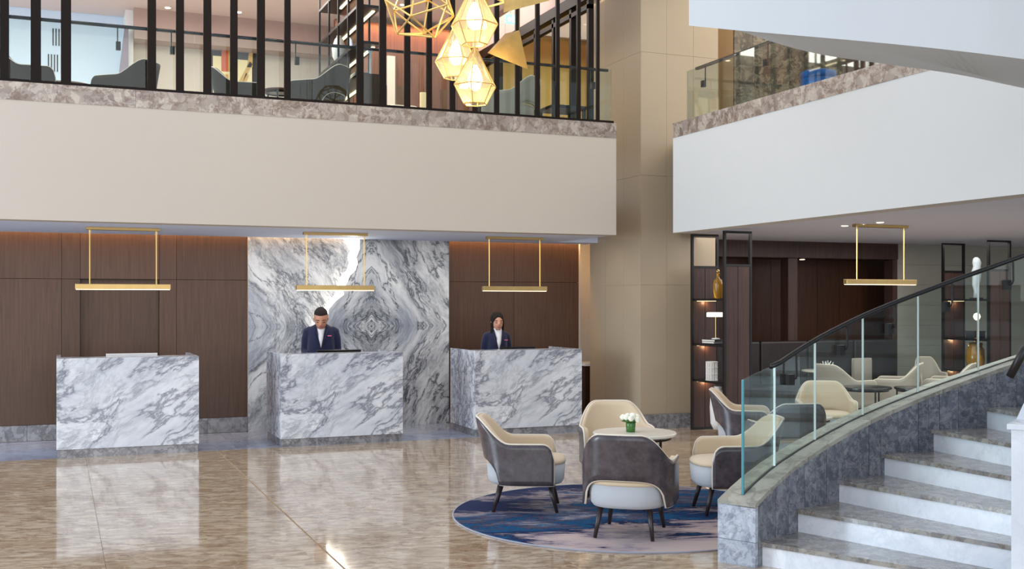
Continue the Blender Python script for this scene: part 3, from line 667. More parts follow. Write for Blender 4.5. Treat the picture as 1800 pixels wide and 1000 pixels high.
    if woman:
        def hh(bm):
            R = [(0, .03, -.06, .075, .05), (0, .035, .0, .080, .05), (0, .035, .06, .078, .055), (0, .035, .12, .082, .070), (0, .028, .18, .088, .085), (0, .012, .23, .088, .100), (0, .006, .27, .074, .092), (0, .004, .298, .05, .062), (0, .004, .31, .015, .02)]
            rings = [[bm.verts.new(headpt(cx+rx*math.cos(2*PI*i/24), cy+ry*math.sin(2*PI*i/24), z)) for i in range(24)] for cx, cy, z, rx, ry in R]
            for a, b in zip(rings, rings[1:]):
                for i in range(24): bm.faces.new((a[i], a[(i+1) % 24], b[(i+1) % 24], b[i]))
            bm.faces.new(rings[0][::-1]); bm.faces.new(rings[-1])
            tube([headpt(-.02, -.085, .268), headpt(-.062, -.078, .225), headpt(-.078, -.045, .17), headpt(-.08, -.035, .10), headpt(-.085, -.04, .02), headpt(-.085, -.05, -.08), headpt(-.08, -.055, -.14)], [.018, .018, .017, .019, .022, .022, .01], bm, 10)
            tube([headpt(-.02, -.085, .268), headpt(.045, -.082, .24), headpt(.075, -.045, .18), headpt(.08, -.025, .10), headpt(.078, -.01, .02)], [.018, .016, .014, .015, .012], bm, 10)
        remeshed([hh], .009, M['hair'], 'hair', t, 2)
    else:
        def hh(bm):
            R = [(0, .022, .13, .068, .082), (0, .018, .19, .0785, .092), (0, .016, .226, .079, .096), (0, .004, .255, .076, .100), (0, .002, .28, .062, .084), (0, .004, .302, .035, .05)]
            rings = [[bm.verts.new(headpt(cx+rx*math.cos(2*PI*i/24), cy+(.0 if z > .22 else .012)+ry*math.sin(2*PI*i/24)*(1 if z > .22 or math.sin(2*PI*i/24) > 0 else .35), z)) for i in range(24)] for cx, cy, z, rx, ry in R]
            for a, b in zip(rings, rings[1:]):
                for i in range(24): bm.faces.new((a[i], a[(i+1) % 24], b[(i+1) % 24], b[i]))
            bm.faces.new(rings[0][::-1]); bm.faces.new(rings[-1])
        remeshed([hh], .008, M['hair'], 'hair', t, 2)
    return t
xm, _ = onY(566, 14.35); person((xm, 14.40, 0), math.radians(-14), 'man in a navy suit and white shirt looking down behind the centre desk', 1.76, False)
xm, _ = onY(875, 14.38); person((xm, 14.42, 0), math.radians(-8), 'woman with long dark hair in a navy jacket behind the desk nearest the column', 1.64, True)

# ------------------------------------------------------------------ CHAIRS
def sstep(a, b, x): x = max(0, min(1, (x-a)/(b-a))); return x*x*(3-2*x)
def plan(t):
    s = 1 if t >= 0 else -1; u = abs(t)
    if u < .58:
        a = u/.58*PI/2; c, q = math.cos(a), math.sin(a); p = 2/2.5
        return s*.335*(q**p), -.03-.31*(c**p)
    v = (u-.58)/.42; return s*(.335 - .012*v*v), -.03+.27*v
def top_h(t):
    u = abs(t); h = .78 - .205*sstep(.13, .50, u)
    if u > .86: w_ = (u-.86)/.14; h -= .30*(1-math.sqrt(max(0, 1-w_*w_)))*.42
    return h
def bot_h(t): return .24 + .205*max(0, 1-min(1, abs(t)/.385)**3)**.5
def make_chair(name, label, outer, inner, side, group):
    t = thing(name, label, 'chair', (0, 0, 0), 0, group)
    N, K = 56, 8; TS = [-1+2*i/N for i in range(N+1)]
    def P(tt, z, off):
        x, y = plan(tt); x2, y2 = plan(min(1, tt+.01)); x1, y1 = plan(max(-1, tt-.01))
        d = Vector((x2-x1, y2-y1, 0)).normalized(); n = Vector((d.y, -d.x, 0))      # outward
        lean = max(0, z-.42); back = 1-sstep(.1, .6, abs(tt))
        return Vector((x*(1+.10*lean), y - lean*.22*back - .0, z)) + n*off
    def sheet(bm, off):
        bh = (lambda q: bot_h(q)) if off >= 0 else (lambda q: max(bot_h(q), .405))
        return [[bm.verts.new(P(tt, bh(tt)+(top_h(tt)-bh(tt))*k/K, off)) for k in range(K+1)] for tt in TS]
    def slab(o1, o2):
        bm = B(); A_ = sheet(bm, o1); B_ = sheet(bm, o2)
        for S in (A_, B_):
            for i in range(N):
                for k in range(K): bm.faces.new((S[i][k], S[i+1][k], S[i+1][k+1], S[i][k+1]))
        for i in range(N):
            for k in (0, K): bm.faces.new((A_[i][k], A_[i+1][k], B_[i+1][k], B_[i][k]))
        for i in (0, N):
            for k in range(K): bm.faces.new((A_[i][k], A_[i][k+1], B_[i][k+1], B_[i][k]))
        return bm
    link('shell', slab(0, .012), outer, t, smooth=True); link('inner_padding', slab(-.001, -.045), inner, t, smooth=True)
    loop = [P(tt, top_h(tt)+.002, .0) for tt in TS] + [P(1, bot_h(1)+(top_h(1)-bot_h(1))*k/6, .0) for k in range(5, 0, -1)] + [P(tt, bot_h(tt), 0) for tt in reversed(TS)] + [P(-1, bot_h(1)+(top_h(1)-bot_h(1))*k/6, .0) for k in range(1, 6)]
    link('piping', tube(loop, .0085, n=6, closed=True), M['piping'], t, smooth=True)
    link('seat_cushion', loft([(0, .0, .40, .308, .335), (0, .0, .422, .306, .334), (0, 0, .438, .292, .318), (0, 0, .447, .24, .27), (0, 0, .45, .08, .1)], n=40, p=2.7), inner, t, smooth=True)
    link('seat_skirt', loft([(0, 0, .225, .24, .27), (0, 0, .231, .27, .305), (0, 0, .26, .292, .322), (0, 0, .402, .304, .333)], n=40, p=2.7), side, t, smooth=True)
    for sx, sy in ((-1, -1), (1, -1), (-1, 1), (1, 1)):
        link('leg', tube([(sx*.18, sy*.2, .245), (sx*.215, sy*.265, 0)], [.024, .0135], n=12), M['leg'], t, smooth=True)
    return t
def face(fl_, fd): v = W(fl_, fd); return math.atan2(-v.x, v.y)
def W2(px, d): return W((px-900)/F*d, d)
gA = 'armchairs of the ground floor lounge'
c0 = make_chair('tub_armchair', 'brown-backed cream armchair on the rug, left of the white table, facing right', M['leather'], M['cream'], M['cream_side'], gA)
c0.location = W(.121, 9.33) + Vector((0, 0, .012)); c0.rotation_euler = (0, 0, face(1, -.06))
dup(c0, W(.895, 8.33) + Vector((0, 0, .012)), face(.30, 1), 'brown leather back of the nearest armchair, turned away on the rug')
dup(c0, W(1.83, 9.2) + Vector((0, 0, .012)), face(-1, -.08), 'cream and brown armchair right of the white table, partly behind glass')
dup(c0, W(.99, 10.45), face(.04, -1), 'cream armchair facing forward behind the white round table')
dup(c0, W(2.62, 12.2), face(1, -.25), 'brown-backed cream armchair in front of the dark display shelf')
dup(c0, W(2.72, 10.9), face(-.12, 1), 'grey-backed armchair turned away behind the first glass panel')
cc = make_chair('tub_armchair', 'cream armchair facing forward behind the second and third glass panels', M['greyfab'], M['cream'], M['cream_side'], gA)
cc.location = W(3.74, 13.1); cc.rotation_euler = (0, 0, face(-.15, -1))
c8 = make_chair('tub_armchair', 'light grey armchair facing right at the dark lounge table', M['greyfab'], M['greyfab'], M['greyfab'], gA)
c8.location = W2(1488, 15.9); c8.rotation_euler = (0, 0, face(1, .55)); c8.scale = (1.05, 1.05, 1.1)
dup(c8, W2(1566, 16.2), face(-1, .45), 'light grey armchair facing left at the dark lounge table')
sm_ = dup(c8, W2(1636, 17.3), face(0, -1), 'narrow light round-backed armchair near the right display shelf'); sm_.scale = (.62, .7, 1.12)
dup(c8, W2(1658, 16.2), face(-.9, .5), 'light grey armchair turned away near the right display shelf')
pc = W2(1518, 17.7); pc.y = 14.235; pc.z = .452
pw = thing('throw_cushion', 'light throw cushion standing on the dark banquette', 'cushion', tuple(pc)); bm = B(); abox(bm, -.19, -.05, .0, .19, .05, .40, .045)
link('cover', bm, M['greyfab'], pw, smooth=True); link('piping', tube([(-.19, 0, .02), (.19, 0, .02), (.19, 0, .39), (-.19, 0, .39)], .008, n=6, closed=True), M['piping'], pw)
# round tables
def table(loc, R, h, label, topm, name='round_table'):
    t = thing(name, label, 'table', tuple(loc))
    link('tabletop', lathe([(R-.012, h-.03), (R, h-.022), (R, h-.006), (R-.006, h)], n=56), topm, t, smooth=False)
    link('apron', lathe([(R*.80, h-.045), (R*.80, h-.031)], n=40), M['black'], t)
    for k in range(3):
        a = .25+k*2*PI/3; link('leg', tube([(R*.86*math.cos(a), R*.86*math.sin(a), h-.032), (R*.86*math.cos(a), R*.86*math.sin(a), 0)], .012, n=10), M['black'], t)
    bm = B(); pts = [(R*.86*math.cos(a_*PI/24), R*.86*math.sin(a_*PI/24), h-.05) for a_ in range(48)]; link('ring', tube(pts, .008, n=6, closed=True), M['black'], t)
    return t
tp = W(1.06, 9.50); table(tp, .36, .635, 'white marble round table on the rug holding the flower vase', M['top'])
table(W(3.2, 11.95), .28, .52, 'pale round table between lounge armchairs behind the glass', M['top'])
table(W2(1522, 15.0), .34, .60, 'dark round table between two light grey armchairs', M['darktop'])
tw = W2(1440, 16.75); table(tw, .26, .72, 'white round table beside the banquette holding a white coral', M['top'])
table(W2(1612, 14.9), .30, .60, 'dark round table left of the chair near the right display shelf', M['darktop'])
# rug
rg = thing('round_rug', 'round blue and pink abstract rug under the armchairs', 'rug', tuple(W(.955, 9.12)))
link('pile', lathe([(1.44, 0.001), (1.44, .010), (1.43, .012)], n=96), M['rug'], rg); link('binding', tube([(1.443*math.cos(a*PI/48), 1.443*math.sin(a*PI/48), .006) for a in range(96)], .007, n=6, closed=True), M['rugedge'], rg)
# flowers in a vase
fv = thing('flower_vase', 'green glass vase of white flowers on the white round table', 'vase', (tp+Vector((0, 0, .635))+W(-.035, 0))[:])
link('vase', lathe([(.036, 0), (.04, .004), (.042, .08), (.04, .082), (.037, .082), (.035, .02)], n=24), M['green'], fv, smooth=True)
random.seed(11)
for i in range(11):
    a = i*2.4; r = .012+.062*math.sqrt(i/11); p = Vector((r*math.cos(a), r*math.sin(a), .135-.35*r+random.uniform(0, .02)))
    bm = B(); bmesh.ops.create_icosphere(bm, subdivisions=2, radius=.026, matrix=Matrix.Translation(p))
    for v in bm.verts: v.co = p + (v.co-p)*(1+.18*math.sin(9*math.atan2(v.co.y-p.y, v.co.x-p.x)))
    bl = link('blossom', bm, M['petal'], fv, smooth=True)
    link('stem', tube([(0, 0, .05), p-Vector((0, 0, .015))], .003, n=5), M['leaf'], bl)
for i in range(9):
    a = i*.7+.3; d = Vector((math.cos(a), math.sin(a), 0)); s = Vector((-d.y, d.x, 0)); b0 = d*.03+Vector((0, 0, .082)); tip = d*.085+Vector((0, 0, .092))
    link('leaf', prism([b0, b0.lerp(tip, .5)+s*.02+Vector((0, 0, .012)), tip, b0.lerp(tip, .5)-s*.02+Vector((0, 0, .012))], (0, 0, .002)), M['leaf'], fv)
# white coral
cr_ = thing('coral_ornament', 'white branching coral ornament on the white table by the banquette', 'ornament', (tw+Vector((0, 0, .72))+W2(1454, 16.75)-tw)[:])
bm = B(); random.seed(5)
for i in range(16):
    a = random.uniform(0, 2*PI); p = Vector((random.uniform(-.05, .05), random.uniform(-.04, .04), .01)); q = p+Vector((math.cos(a)*.09, math.sin(a)*.06, random.uniform(.03, .13)))
    tube([p, q], [.012, .006], bm, 6)
link('branches', bm, M['white'], cr_); link('base', lathe([(.09, 0), (.08, .012)]), M['white'], cr_)
# banquette
bq = thing('banquette', 'dark leather banquette along the lounge back wall', 'sofa', (9.2, 14.0, 0))
link('seat', bx(0, 0, .12, 3.6, .5, .45, .02), M['banq'], bq)
for k in range(4): link('back_cushion', bx(k*.9+.005, .30, .45, k*.9+.895, .48, 1.14, .03), M['banq'], bq)
link('base', bx(.05, .05, 0, 3.55, .45, .12), M['black'], bq)

# ------------------------------------------------------------------ DISPLAY SHELVES
def shelf_unit(x0, x1, y0, y1, label, lights=True):
    t = thing('display_shelf', label, 'shelf', (x0, y0, 0)); w_ = x1-x0; dpt = y1-y0; H = 2.685
    for yy in (0, dpt-.04):
        bm = B()
        for a in (0, w_-.03): abox(bm, a, yy, 0, a+.03, yy+.04, H)
        for zz in (.0, 2.22, H-.03): abox(bm, .03, yy, zz, w_-.03, yy+.04, zz+.03)
        link('end_frame', bm, M['black'], t)
        for a, b in ((.031, w_/2-.004), (w_/2+.004, w_-.031)): link('wood_plank', bx(a, yy+.008, .031, b, yy+.03, 2.219), M['wood_frame'] if yy else M['wood_frame'], t)
    for zz in (.70, 1.19, 1.80):
        sh_ = link('shelf_board', bx(.02, .04, zz-.03, w_-.02, dpt-.04, zz), M['black'], t)
        link('light_strip', bx(.05, dpt-.10, zz-.036, w_-.08, dpt-.085, zz-.031), M['led_soft'], sh_)
    for (lx, ly, lz) in ((w_/2, dpt-.09, .655), (w_/2, dpt-.09, 1.145), (w_/2, dpt-.09, 1.755)):
        point('shelf_glow', (x0+lx, y0+ly, lz-.01), 1.1, (1, .55, .28), .02)
    return t
shelf_unit(8.04, 8.47, 12.19, 13.02, 'black framed display shelf with wood planks beside the column')
shelf_unit(12.95, 13.40, 12.54, 13.50, 'black framed display shelf with wood planks at far right')
def bottle(p, s, label):
    t = thing('amber_bottle', label, 'bottle', p)
    link('glass_body', lathe([(.05*s, 0), (.062*s, .01*s), (.066*s, .2*s), (.055*s, .25*s), (.022*s, .28*s), (.018*s, .33*s), (.024*s, .335*s), (.024*s, .35*s)], n=24), M['amber'], t, smooth=True); link('stopper', lathe([(.016*s, .35*s), (.026*s, .365*s), (.02*s, .39*s), (.004*s, .40*s)], n=16), M['brass'], t, smooth=True)
yy, _ = onX(1262, 8.17); bottle((8.17, yy, 1.80), .98, 'tall amber glass bottle on the upper shelf beside the column')
yy, _ = onX(1258, 8.17)
tl = thing('table_lamp', 'white shaded table lamp standing on books on the middle shelf', 'lamp', (8.17, yy, 1.255))
link('base', lathe([(.055, 0), (.055, .012), (.02, .018)]), M['white'], tl); link('stem', lathe([(.007, .012), (.007, .31)], n=10), M['brass_bright'], tl); link('lamp_shade', lathe([(.11, .30), (.12, .30), (.12, .355), (.11, .36)]), emit('lamp_shade_glow', (255, 244, 224), 1.6), tl)
def books(p, n, label, w_=.24):
    z = 0
    for i in range(n):
        t = thing('book', label % ('lower' if i == 0 else 'upper'), 'book', (p[0], p[1], p[2]+z), .06*i)
        link('cover', bx(-w_/2, -.15+.01*i, 0, w_/2, .15, .026), M['charcoal' if i else 'book'], t); link('pages', bx(-w_/2-.002, -.14, .004, w_/2-.01, .14, .022), M['page'], t); z += .0265
books((8.17, yy, 1.20), 2, '%s book of the stack under the table lamp by the column')
yy, _ = onX(1251, 8.14)
wl_ = thing('wire_lantern', 'white ribbed cylinder lantern on the lower shelf beside the column', 'lantern', (8.14, yy, .70))
bm = B()
for k in range(14):
    a = 2*PI*k/14; tube([(.075*math.cos(a), .075*math.sin(a), 0), (.075*math.cos(a), .075*math.sin(a), .25)], .005, bm, 5)
link('ribs', bm, M['white'], wl_)
for z in (.0, .085, .17, .245): link('hoop', tube([(.078*math.cos(a*PI/12), .078*math.sin(a*PI/12), z+.004) for a in range(24)], .006, n=5, closed=True), M['white'], wl_)
link('inner_cylinder', lathe([(.055, .01), (.055, .24)]), M['page'], wl_)
yy, _ = onX(1262, 8.2)
wv = thing('white_vase', 'white vase low in the shelf beside the column', 'vase', (8.2, yy, .045)); link('body', lathe([(.06, 0), (.10, .08), (.11, .3), (.10, .45), (.05, .54), (.045, .56)]), M['white'], wv, smooth=True); link('rim', lathe([(.05, .56), (.055, .575), (.045, .58)]), M['white'], wv)
# right shelf items
yy, _ = onX(1716, 13.15)
fg = thing('figure_sculpture', 'pale blue-grey sculpture on the top shelf at far right', 'sculpture', (13.15, 12.98, 1.80)); link('figure', loft([(0, 0, 0.02, .05, .05), (0.01, 0, .12, .045, .04), (-.01, 0, .22, .06, .05), (.01, 0, .33, .075, .055), (0, 0, .42, .085, .06), (.01, 0, .5, .06, .05), (.01, 0, .56, .07, .06), (.0, 0, .62, .05, .05), (0, 0, .645, .02, .02)], n=20), plain('pale_blue_ceramic', (196, 208, 214), .3), fg, smooth=True); link('base', bx(-.07, -.07, 0, .07, .07, .02), M['charcoal'], fg)
bottle((13.08, 12.85, .70), .9, 'round amber glass jar on the lower shelf at far right')
aj = thing('amber_jar', 'wide amber glass jar on the lower shelf at far right', 'jar', (13.2, 13.05, .70)); link('glass_body', lathe([(.09, 0), (.12, .02), (.14, .15), (.13, .32), (.10, .36), (.11, .40)]), M['amber'], aj, smooth=True); link('lid', lathe([(.11, .40), (.10, .42), (.02, .43), (.02, .45)]), M['brass'], aj)
gl_ = thing('globe_lamp', 'small lamp with a glowing white globe on the middle shelf at far right', 'lamp', (13.08, 12.9, 1.19)); link('stem', lathe([(.04, 0), (.04, .01), (.006, .015), (.006, .30)], n=12), M['brass'], gl_); link('globe', lathe([(.01, .28), (.04, .30), (.055, .34), (.04, .38), (.01, .395)], n=20), M['led_soft'], gl_, smooth=True)
bo = thing('storage_box', 'dark box on the middle shelf at far right', 'box', (13.2, 13.05, 1.19)); link('body', bx(-.11, -.09, 0, .11, .09, .09), M['charcoal'], bo); link('lid', bx(-.115, -.095, .09, .115, .095, .115), M['charcoal'], bo)

# ceiling downlights
def downlight(x, y, z, label, group):
    t = thing('downlight', label, 'downlight', (x, y, z), 0, group)
    link('trim_ring', lathe([(.055, -.006), (.055, 0), (.045, 0), (.043, -.006)], n=24), M['white'], t); link('lamp', lathe([(.040, -.011), (.042, -.0065)], n=20), M['bulb'], t)
for (px, py), nm in zip(((1485, 396), (1514, 394), (1547, 390)), ('left', 'middle', 'right')):
    d = (ZR-CZ)*F/(HZ-py); p = U(px, py, d); downlight(p.x, p.y, ZR, 'round recessed downlight in the lounge ceiling, %s of the row of three' % nm, 'lounge ceiling downlights')
downlight(*onY(1410, 14.95)[:1], 14.95, 2.46, 'small downlight in the dark wood niche of the lounge', 'niche downlight')
for (px, py), nm in zip(((420, 22), (292, 60), (708, 8)), ('above the artwork', 'left of the artwork', 'beside the wire polyhedron')):
    d = (UC-CZ)*F/(HZ-py); p = U(px, py, min(d, 18)); p.z = UC; downlight(p.x, min(p.y, 18.5), UC, 'recessed downlight in the upper lounge ceiling ' + nm, 'upper ceiling downlights')

# ------------------------------------------------------------------ UPPER BALCONY: slats, glass rail
sc = thing('slat_screen', 'tall dark bronze vertical slat screen on the left balcony edge', 'screen', (0, FY+.08, 4.095))
link('bottom_rail', bx(-3, -.05, 0, 6.74, .05, .03), M['bronze'], sc)
PXS = [(0, 16), (54, 72), (107, 125), (259, 274), (309, 323), (357, 371), (404, 417), (451, 465), (499, 510), (626, 638), (666, 678), (710, 720), (749, 758), (790, 799), (830, 838), (868, 876), (905, 912), (940, 947), (976, 982), (1013, 1019), (1047, 1052)]
for a, b in PXS:
    x0, _ = onY(a, FY+.08); x1, _ = onY(b, FY+.08); link('slat', bx(x0, -.035, .03, x1 - (.0), .0, 3.2), M['bronze'], sc)
gr = thing('glass_balustrade', 'clear glass balustrade with dark handrail behind the left balcony slats', 'balustrade', (0, FY+.22, 4.096))
xr, _ = onY(1075, FY+.22); x = -2.6
while x < xr:
    x1 = min(x+1.35, xr); link('glass_panel', bx(x+.006, -.006, 0, x1-.006, .006, .74), M['glass'], gr)
    if x > -2: pass
    x += 1.35
xr2, _ = onY(1068, FY+.3)
link('handrail', bx(-2.6, .055, .73, xr2, .095, .76), M['black'], gr)
for px in (207, 302, 521, 1041):
    x0, _ = onY(px, FY+.25); bm = B(); abox(bm, x0-.006, .07, .52, x0+.006, .082, .73); abox(bm, x0-.02, -.002, .47, x0+.03, .05, .56); abox(bm, x0-.006, .04, .515, x0+.006, .082, .527); link('rail_bracket', bm, M['black'], gr)
gr2 = thing('glass_balustrade', 'clear glass balustrade with dark handrail on the right balcony edge', 'balustrade', (FX+.16, 0, 4.046))
ya, _ = onX(1207, FX+.16); y = ya
while y > 6:
    y1 = max(y-1.6, 5.9); link('glass_panel', bx(-.006, y1+.006, 0, .006, y-.006, .66), M['glass'], gr2); y -= 1.6
ya2, _ = onX(1222, FX+.2)
link('handrail', bx(.04, 6, .66, .08, ya2, .69), M['black'], gr2)
for px in (1238, 1348, 1462):
    y0, _ = onX(px, FX+.2); bm = B(); abox(bm, .05, y0-.006, .44, .062, y0+.006, .66); abox(bm, -.0, y0-.035, .40, .045, y0+.02, .48); link('rail_bracket', bm, M['black'], gr2)

# ------------------------------------------------------------------ UPPER LOUNGE
gU = 'armchairs of the upper lounge'
u0 = make_chair('tub_armchair', 'dark armchair with pale piping at far left of the upper balcony', M['umber'], M['umber'], M['umber'], gU)
def UW(px, d): p = W2(px, d); p.z = UF; return p
u0.location = UW(62, 13.2); u0.rotation_euler = (0, 0, face(1, .35))
dup(u0, UW(218, 13.75), face(-1, .3), 'dark armchair facing left, second on the upper balcony')
dup(u0, UW(428, 14.2), face(1, .3), 'dark armchair facing right, third on the upper balcony, below the artwork')
dup(u0, UW(556, 14.05), face(-1, .3), 'dark armchair facing left beside the slanting bookcase upstairs')
ub = make_chair('tub_armchair', 'light grey high-backed armchair behind the gold pyramid upstairs', M['greyfab'], M['cream'], M['greyfab'], gU)
ub.location = UW(893, 14.75); ub.rotation_euler = (0, 0, face(-1, .4))
bp_ = thing('pouf', 'bright blue round pouf behind the right balcony glass', 'pouf', tuple(UW(1438, 13.3)))
link('body', lathe([(.17, 0), (.20, .03), (.215, .3), (.21, .50)], n=32), M['blue'], bp_, smooth=True); link('cushion', lathe([(.21, .505), (.215, .54), (.205, .58), (.15, .60), (.02, .605)], n=32), M['blue'], bp_, smooth=True); link('foot_ring', lathe([(.16, 0), (.175, .015)], n=24), M['black'], bp_)
def utable(px, d, label, R_=.34): p = UW(px, d); return table(p, R_, .62, label, M['wood_warm'])
utable(118, 14.3, 'brown round table between the two leftmost upstairs armchairs'); utable(490, 14.6, 'brown round table between the third and fourth upstairs armchairs', .2)
ch_s = make_chair('tub_armchair', 'small blue-grey armchair near the brown wood wall upstairs', leather('slate_leather', (70, 84, 104)), M['greyfab'], M['greyfab'], gU)
ch_s.location = UW(722, 16.3); ch_s.rotation_euler = (0, 0, face(.4, -1))
# bookcase
bk = thing('open_bookcase', 'black open bookcase with lit shelves on the upper floor behind the slats', 'bookcase', (3.52, 13.55, UF))
for yy in (0, .55, 1.1, 1.65, 2.25):
    for xx_ in (0, .28):
        link('post', bx(xx_-.012, yy-.012, 0, xx_+.012, yy+.012, 2.5), M['black'], bk)
ll = link('near_post', bx(-.03, -.06, 0, .0, -.02, 2.5), M['black'], bk)
for zz in (.08, .68, 1.09, 1.55, 2.02):
    s_ = link('shelf_board', bx(-.01, 0, zz-.02, .29, 2.25, zz+.015), M['black'], bk)
    if zz > .1: link('light_strip', bx(.2, .12, zz-.034, .24, 1.9, zz-.021), M['led_soft'], s_)
link('cabinet', bx(0, -.02, 0, .29, .0, .68), M['wood_dark'], bk)
link('back_panel', bx(.285, .9, .68, .295, 2.25, 2.3), M['wood_warm'], bk)
def small_books(y, z, n, label):
    zz = UF+z+.0155
    for i in range(n):
        t = thing('book', label % (('bottom', 'middle', 'top')[i] if n == 3 else ('lower', 'upper')[i]), 'book', (3.63, 13.55+y, zz)); link('cover', bx(-.1, -.14+.01*i, 0, .1, .14, .03), M['white' if i % 2 else 'book'], t); link('pages', bx(-.103, -.13, .004, .09, .13, .026), M['page'], t); zz += .0305
small_books(.35, .68, 2, '%s book of the nearer stack on the low shelf of the upstairs bookcase'); small_books(.95, .68, 3, '%s book of the further stack on the low shelf of the upstairs bookcase')
pl = thing('round_plate', 'pale blue round plate standing on the middle shelf of the upstairs bookcase', 'plate', (3.6, 14.35, UF+1.106)); link('dish', tube([(0, 0, .11), (.015, 0, .112)], [.11, .10], n=24), M['ice'], pl); link('stand', bx(-.03, -.04, 0, .04, .04, .02), M['black'], pl)
vz = thing('tall_vase', 'tall white vase on the middle shelf of the upstairs bookcase', 'vase', (3.6, 14.95, UF+1.106)); link('body', lathe([(.05, 0), (.09, .08), (.10, .2), (.06, .32), (.03, .36)]), M['white'], vz, smooth=True); link('rim', lathe([(.03, .36), (.036, .37), (.03, .375)]), M['white'], vz)
gc = thing('glass_candlestick', 'glass candlestick on the dark cabinet end of the upstairs bookcase', 'candlestick', (3.72, 13.75, UF+.696)); link('foot', lathe([(.07, 0), (.06, .015), (.015, .04)]), M['white'], gc); link('stem', lathe([(.012, .03), (.012, .30), (.03, .32), (.035, .36), (.02, .37)]), M['ice'], gc)
# artwork
xa, _ = onY(372, 19.05); xc_, _ = onY(455, 19.05)
ar = thing('wall_artwork', 'cream and dark panel artwork with gold angular shapes on the upstairs back wall', 'artwork', (xa, 19.0, 5.05))
w_ = xc_-xa; link('backing', bx(0, .05, 0, w_, .09, 1.12), M['artdark'], ar)
link('canvas', bx(.02, .03, .0, w_*.38, .05, .85), M['canvas'], ar); link('canvas', bx(w_*.45, .03, .0, w_*.85, .05, .82), M['canvas'], ar)
for pts in ([(.12, .2), (.2, .55), (.26, .55), (.2, .2)], [(.28, .55), (.34, .2), (.4, .2), (.34, .55)], [(.5, .1), (.72, .6), (.78, .56), (.58, .1)], [(.5, .35), (.8, .8), (.86, .76), (.56, .3)], [(.74, .7), (.8, 1.05), (.87, 1.05), (.86, .7)], [(.6, .05), (.66, .4), (.72, .4), (.76, .05), (.7, .05), (.69, .3), (.66, .05)]):
    link('gold_shape', prism([(a*w_, .02, z) for a, z in pts], (0, .01, 0)), M['artgold'], ar)
link('rust_shape', bx(w_*.2, .02, .6, w_*.34, .03, .95), M['artred'], ar); link('gold_shape', bx(w_*.34, .02, .6, w_*.42, .03, 1.0), M['artgold'], ar)
# ventilation grilles on the pale wall
for (px, py), nm in (((102, 66), 'upper'), ((94, 111), 'lower')):
    d = onY(px, 19.5)[1]; p = U(px, py, d); t = thing('vent_grille', '%s dark slotted vent on the pale blue wall' % nm, 'vent', (p.x, 19.49, p.z))
    link('frame', bx(-.10, 0, -.15, .10, .01, .15), M['ice'], t)
    for k in range(4): link('slot', bx(-.085+k*.045, -.004, -.14, -.065+k*.045, 0, .14), M['black'], t)
t = link('leaning_stone', prism([onY(190, 18.7)[:1]+(18.7, UF), onY(226, 18.7)[:1]+(18.7, UF), onY(226, 18.7)[:1]+(18.7, 6.15), onY(219, 18.7)[:1]+(18.7, 6.15)], (0, .12, 0)), M['mauve']); tag(t, 'tapering mauve stone slab against the pale blue wall upstairs', 'sculpture')
# wood wall details
for a, b in ((680, 694),):
    x0, d = onY(a, 17.68); x1, _ = onY(b, 17.68); link('door_1', bx(x0, 17.66, UF, x1, 17.7, zat(98, d)), M['beige'], kind='structure')
wlp = bpy.data.objects['wall_upper_wood']
for k in range(9):
    x0 = 4.2+k*.3; link('wood_panel', bx(x0+.003, 17.67, UF, x0+.297, 17.7, 5.35+.0), M['wood_warm'] if k % 3 else M['wood'], wlp)
p = UW(744, 16.8); fl2 = thing('floor_lamp', 'slim floor lamp with a tall beige shade by the upstairs wood wall', 'lamp', tuple(p)); link('pole', lathe([(.1, 0), (.1, .02), (.012, .03), (.012, .5)]), M['brass'], fl2); link('lamp_shade', lathe([(.05, .48), (.055, .48), (.055, 1.0), (.05, 1.0)]), M['canvas'], fl2)
# glazed partition
gp = thing('glazed_partition', 'dark framed glass partition of the lit room beside the column upstairs', 'partition', (6.68, 13.42, UF))
for yy in (0, .55, 1.15, 1.8, 2.5, 3.3, 4.2): link('mullion', bx(0, yy, 0, .08, yy+.06, 1.95), M['bronze'], gp)
link('head_beam', bx(-.02, -.02, 1.93, .1, 4.28, 2.08), M['bronze'], gp); link('transom', bx(.0, 0, 1.80, .08, 4.26, 1.86), M['bronze'], gp)
for a, b in ((.06, .55), (.61, 1.15), (1.21, 1.8), (1.86, 2.5), (2.56, 3.3), (3.36, 4.2)): link('glass_pane', bx(.035, a, .03, .045, b, 1.8), M['glass_in'], gp)
ch_t = thing('side_table', 'dark low table with a white open magazine near the column upstairs', 'table', tuple(UW(988, 14.85))); link('tabletop', bx(-.25, -.25, .38, .25, .25, .42), M['black'], ch_t)
for sx in (-1, 1):
    for sy in (-1, 1): link('leg', bx(sx*.22-.02, sy*.22-.02, 0, sx*.22+.02, sy*.22+.02, .38), M['black'], ch_t)
mg = tag(link('magazine', prism([(-.2, -.12, 0), (0, -.12, .02), (.2, -.12, 0), (.2, -.12, .008), (0, -.12, .03), (-.2, -.12, .008)], (0, .24, 0)), M['white']), 'white open magazine on the dark low table near the column upstairs', 'magazine'); mg.location = UW(988, 14.85)+Vector((0, 0, .42))
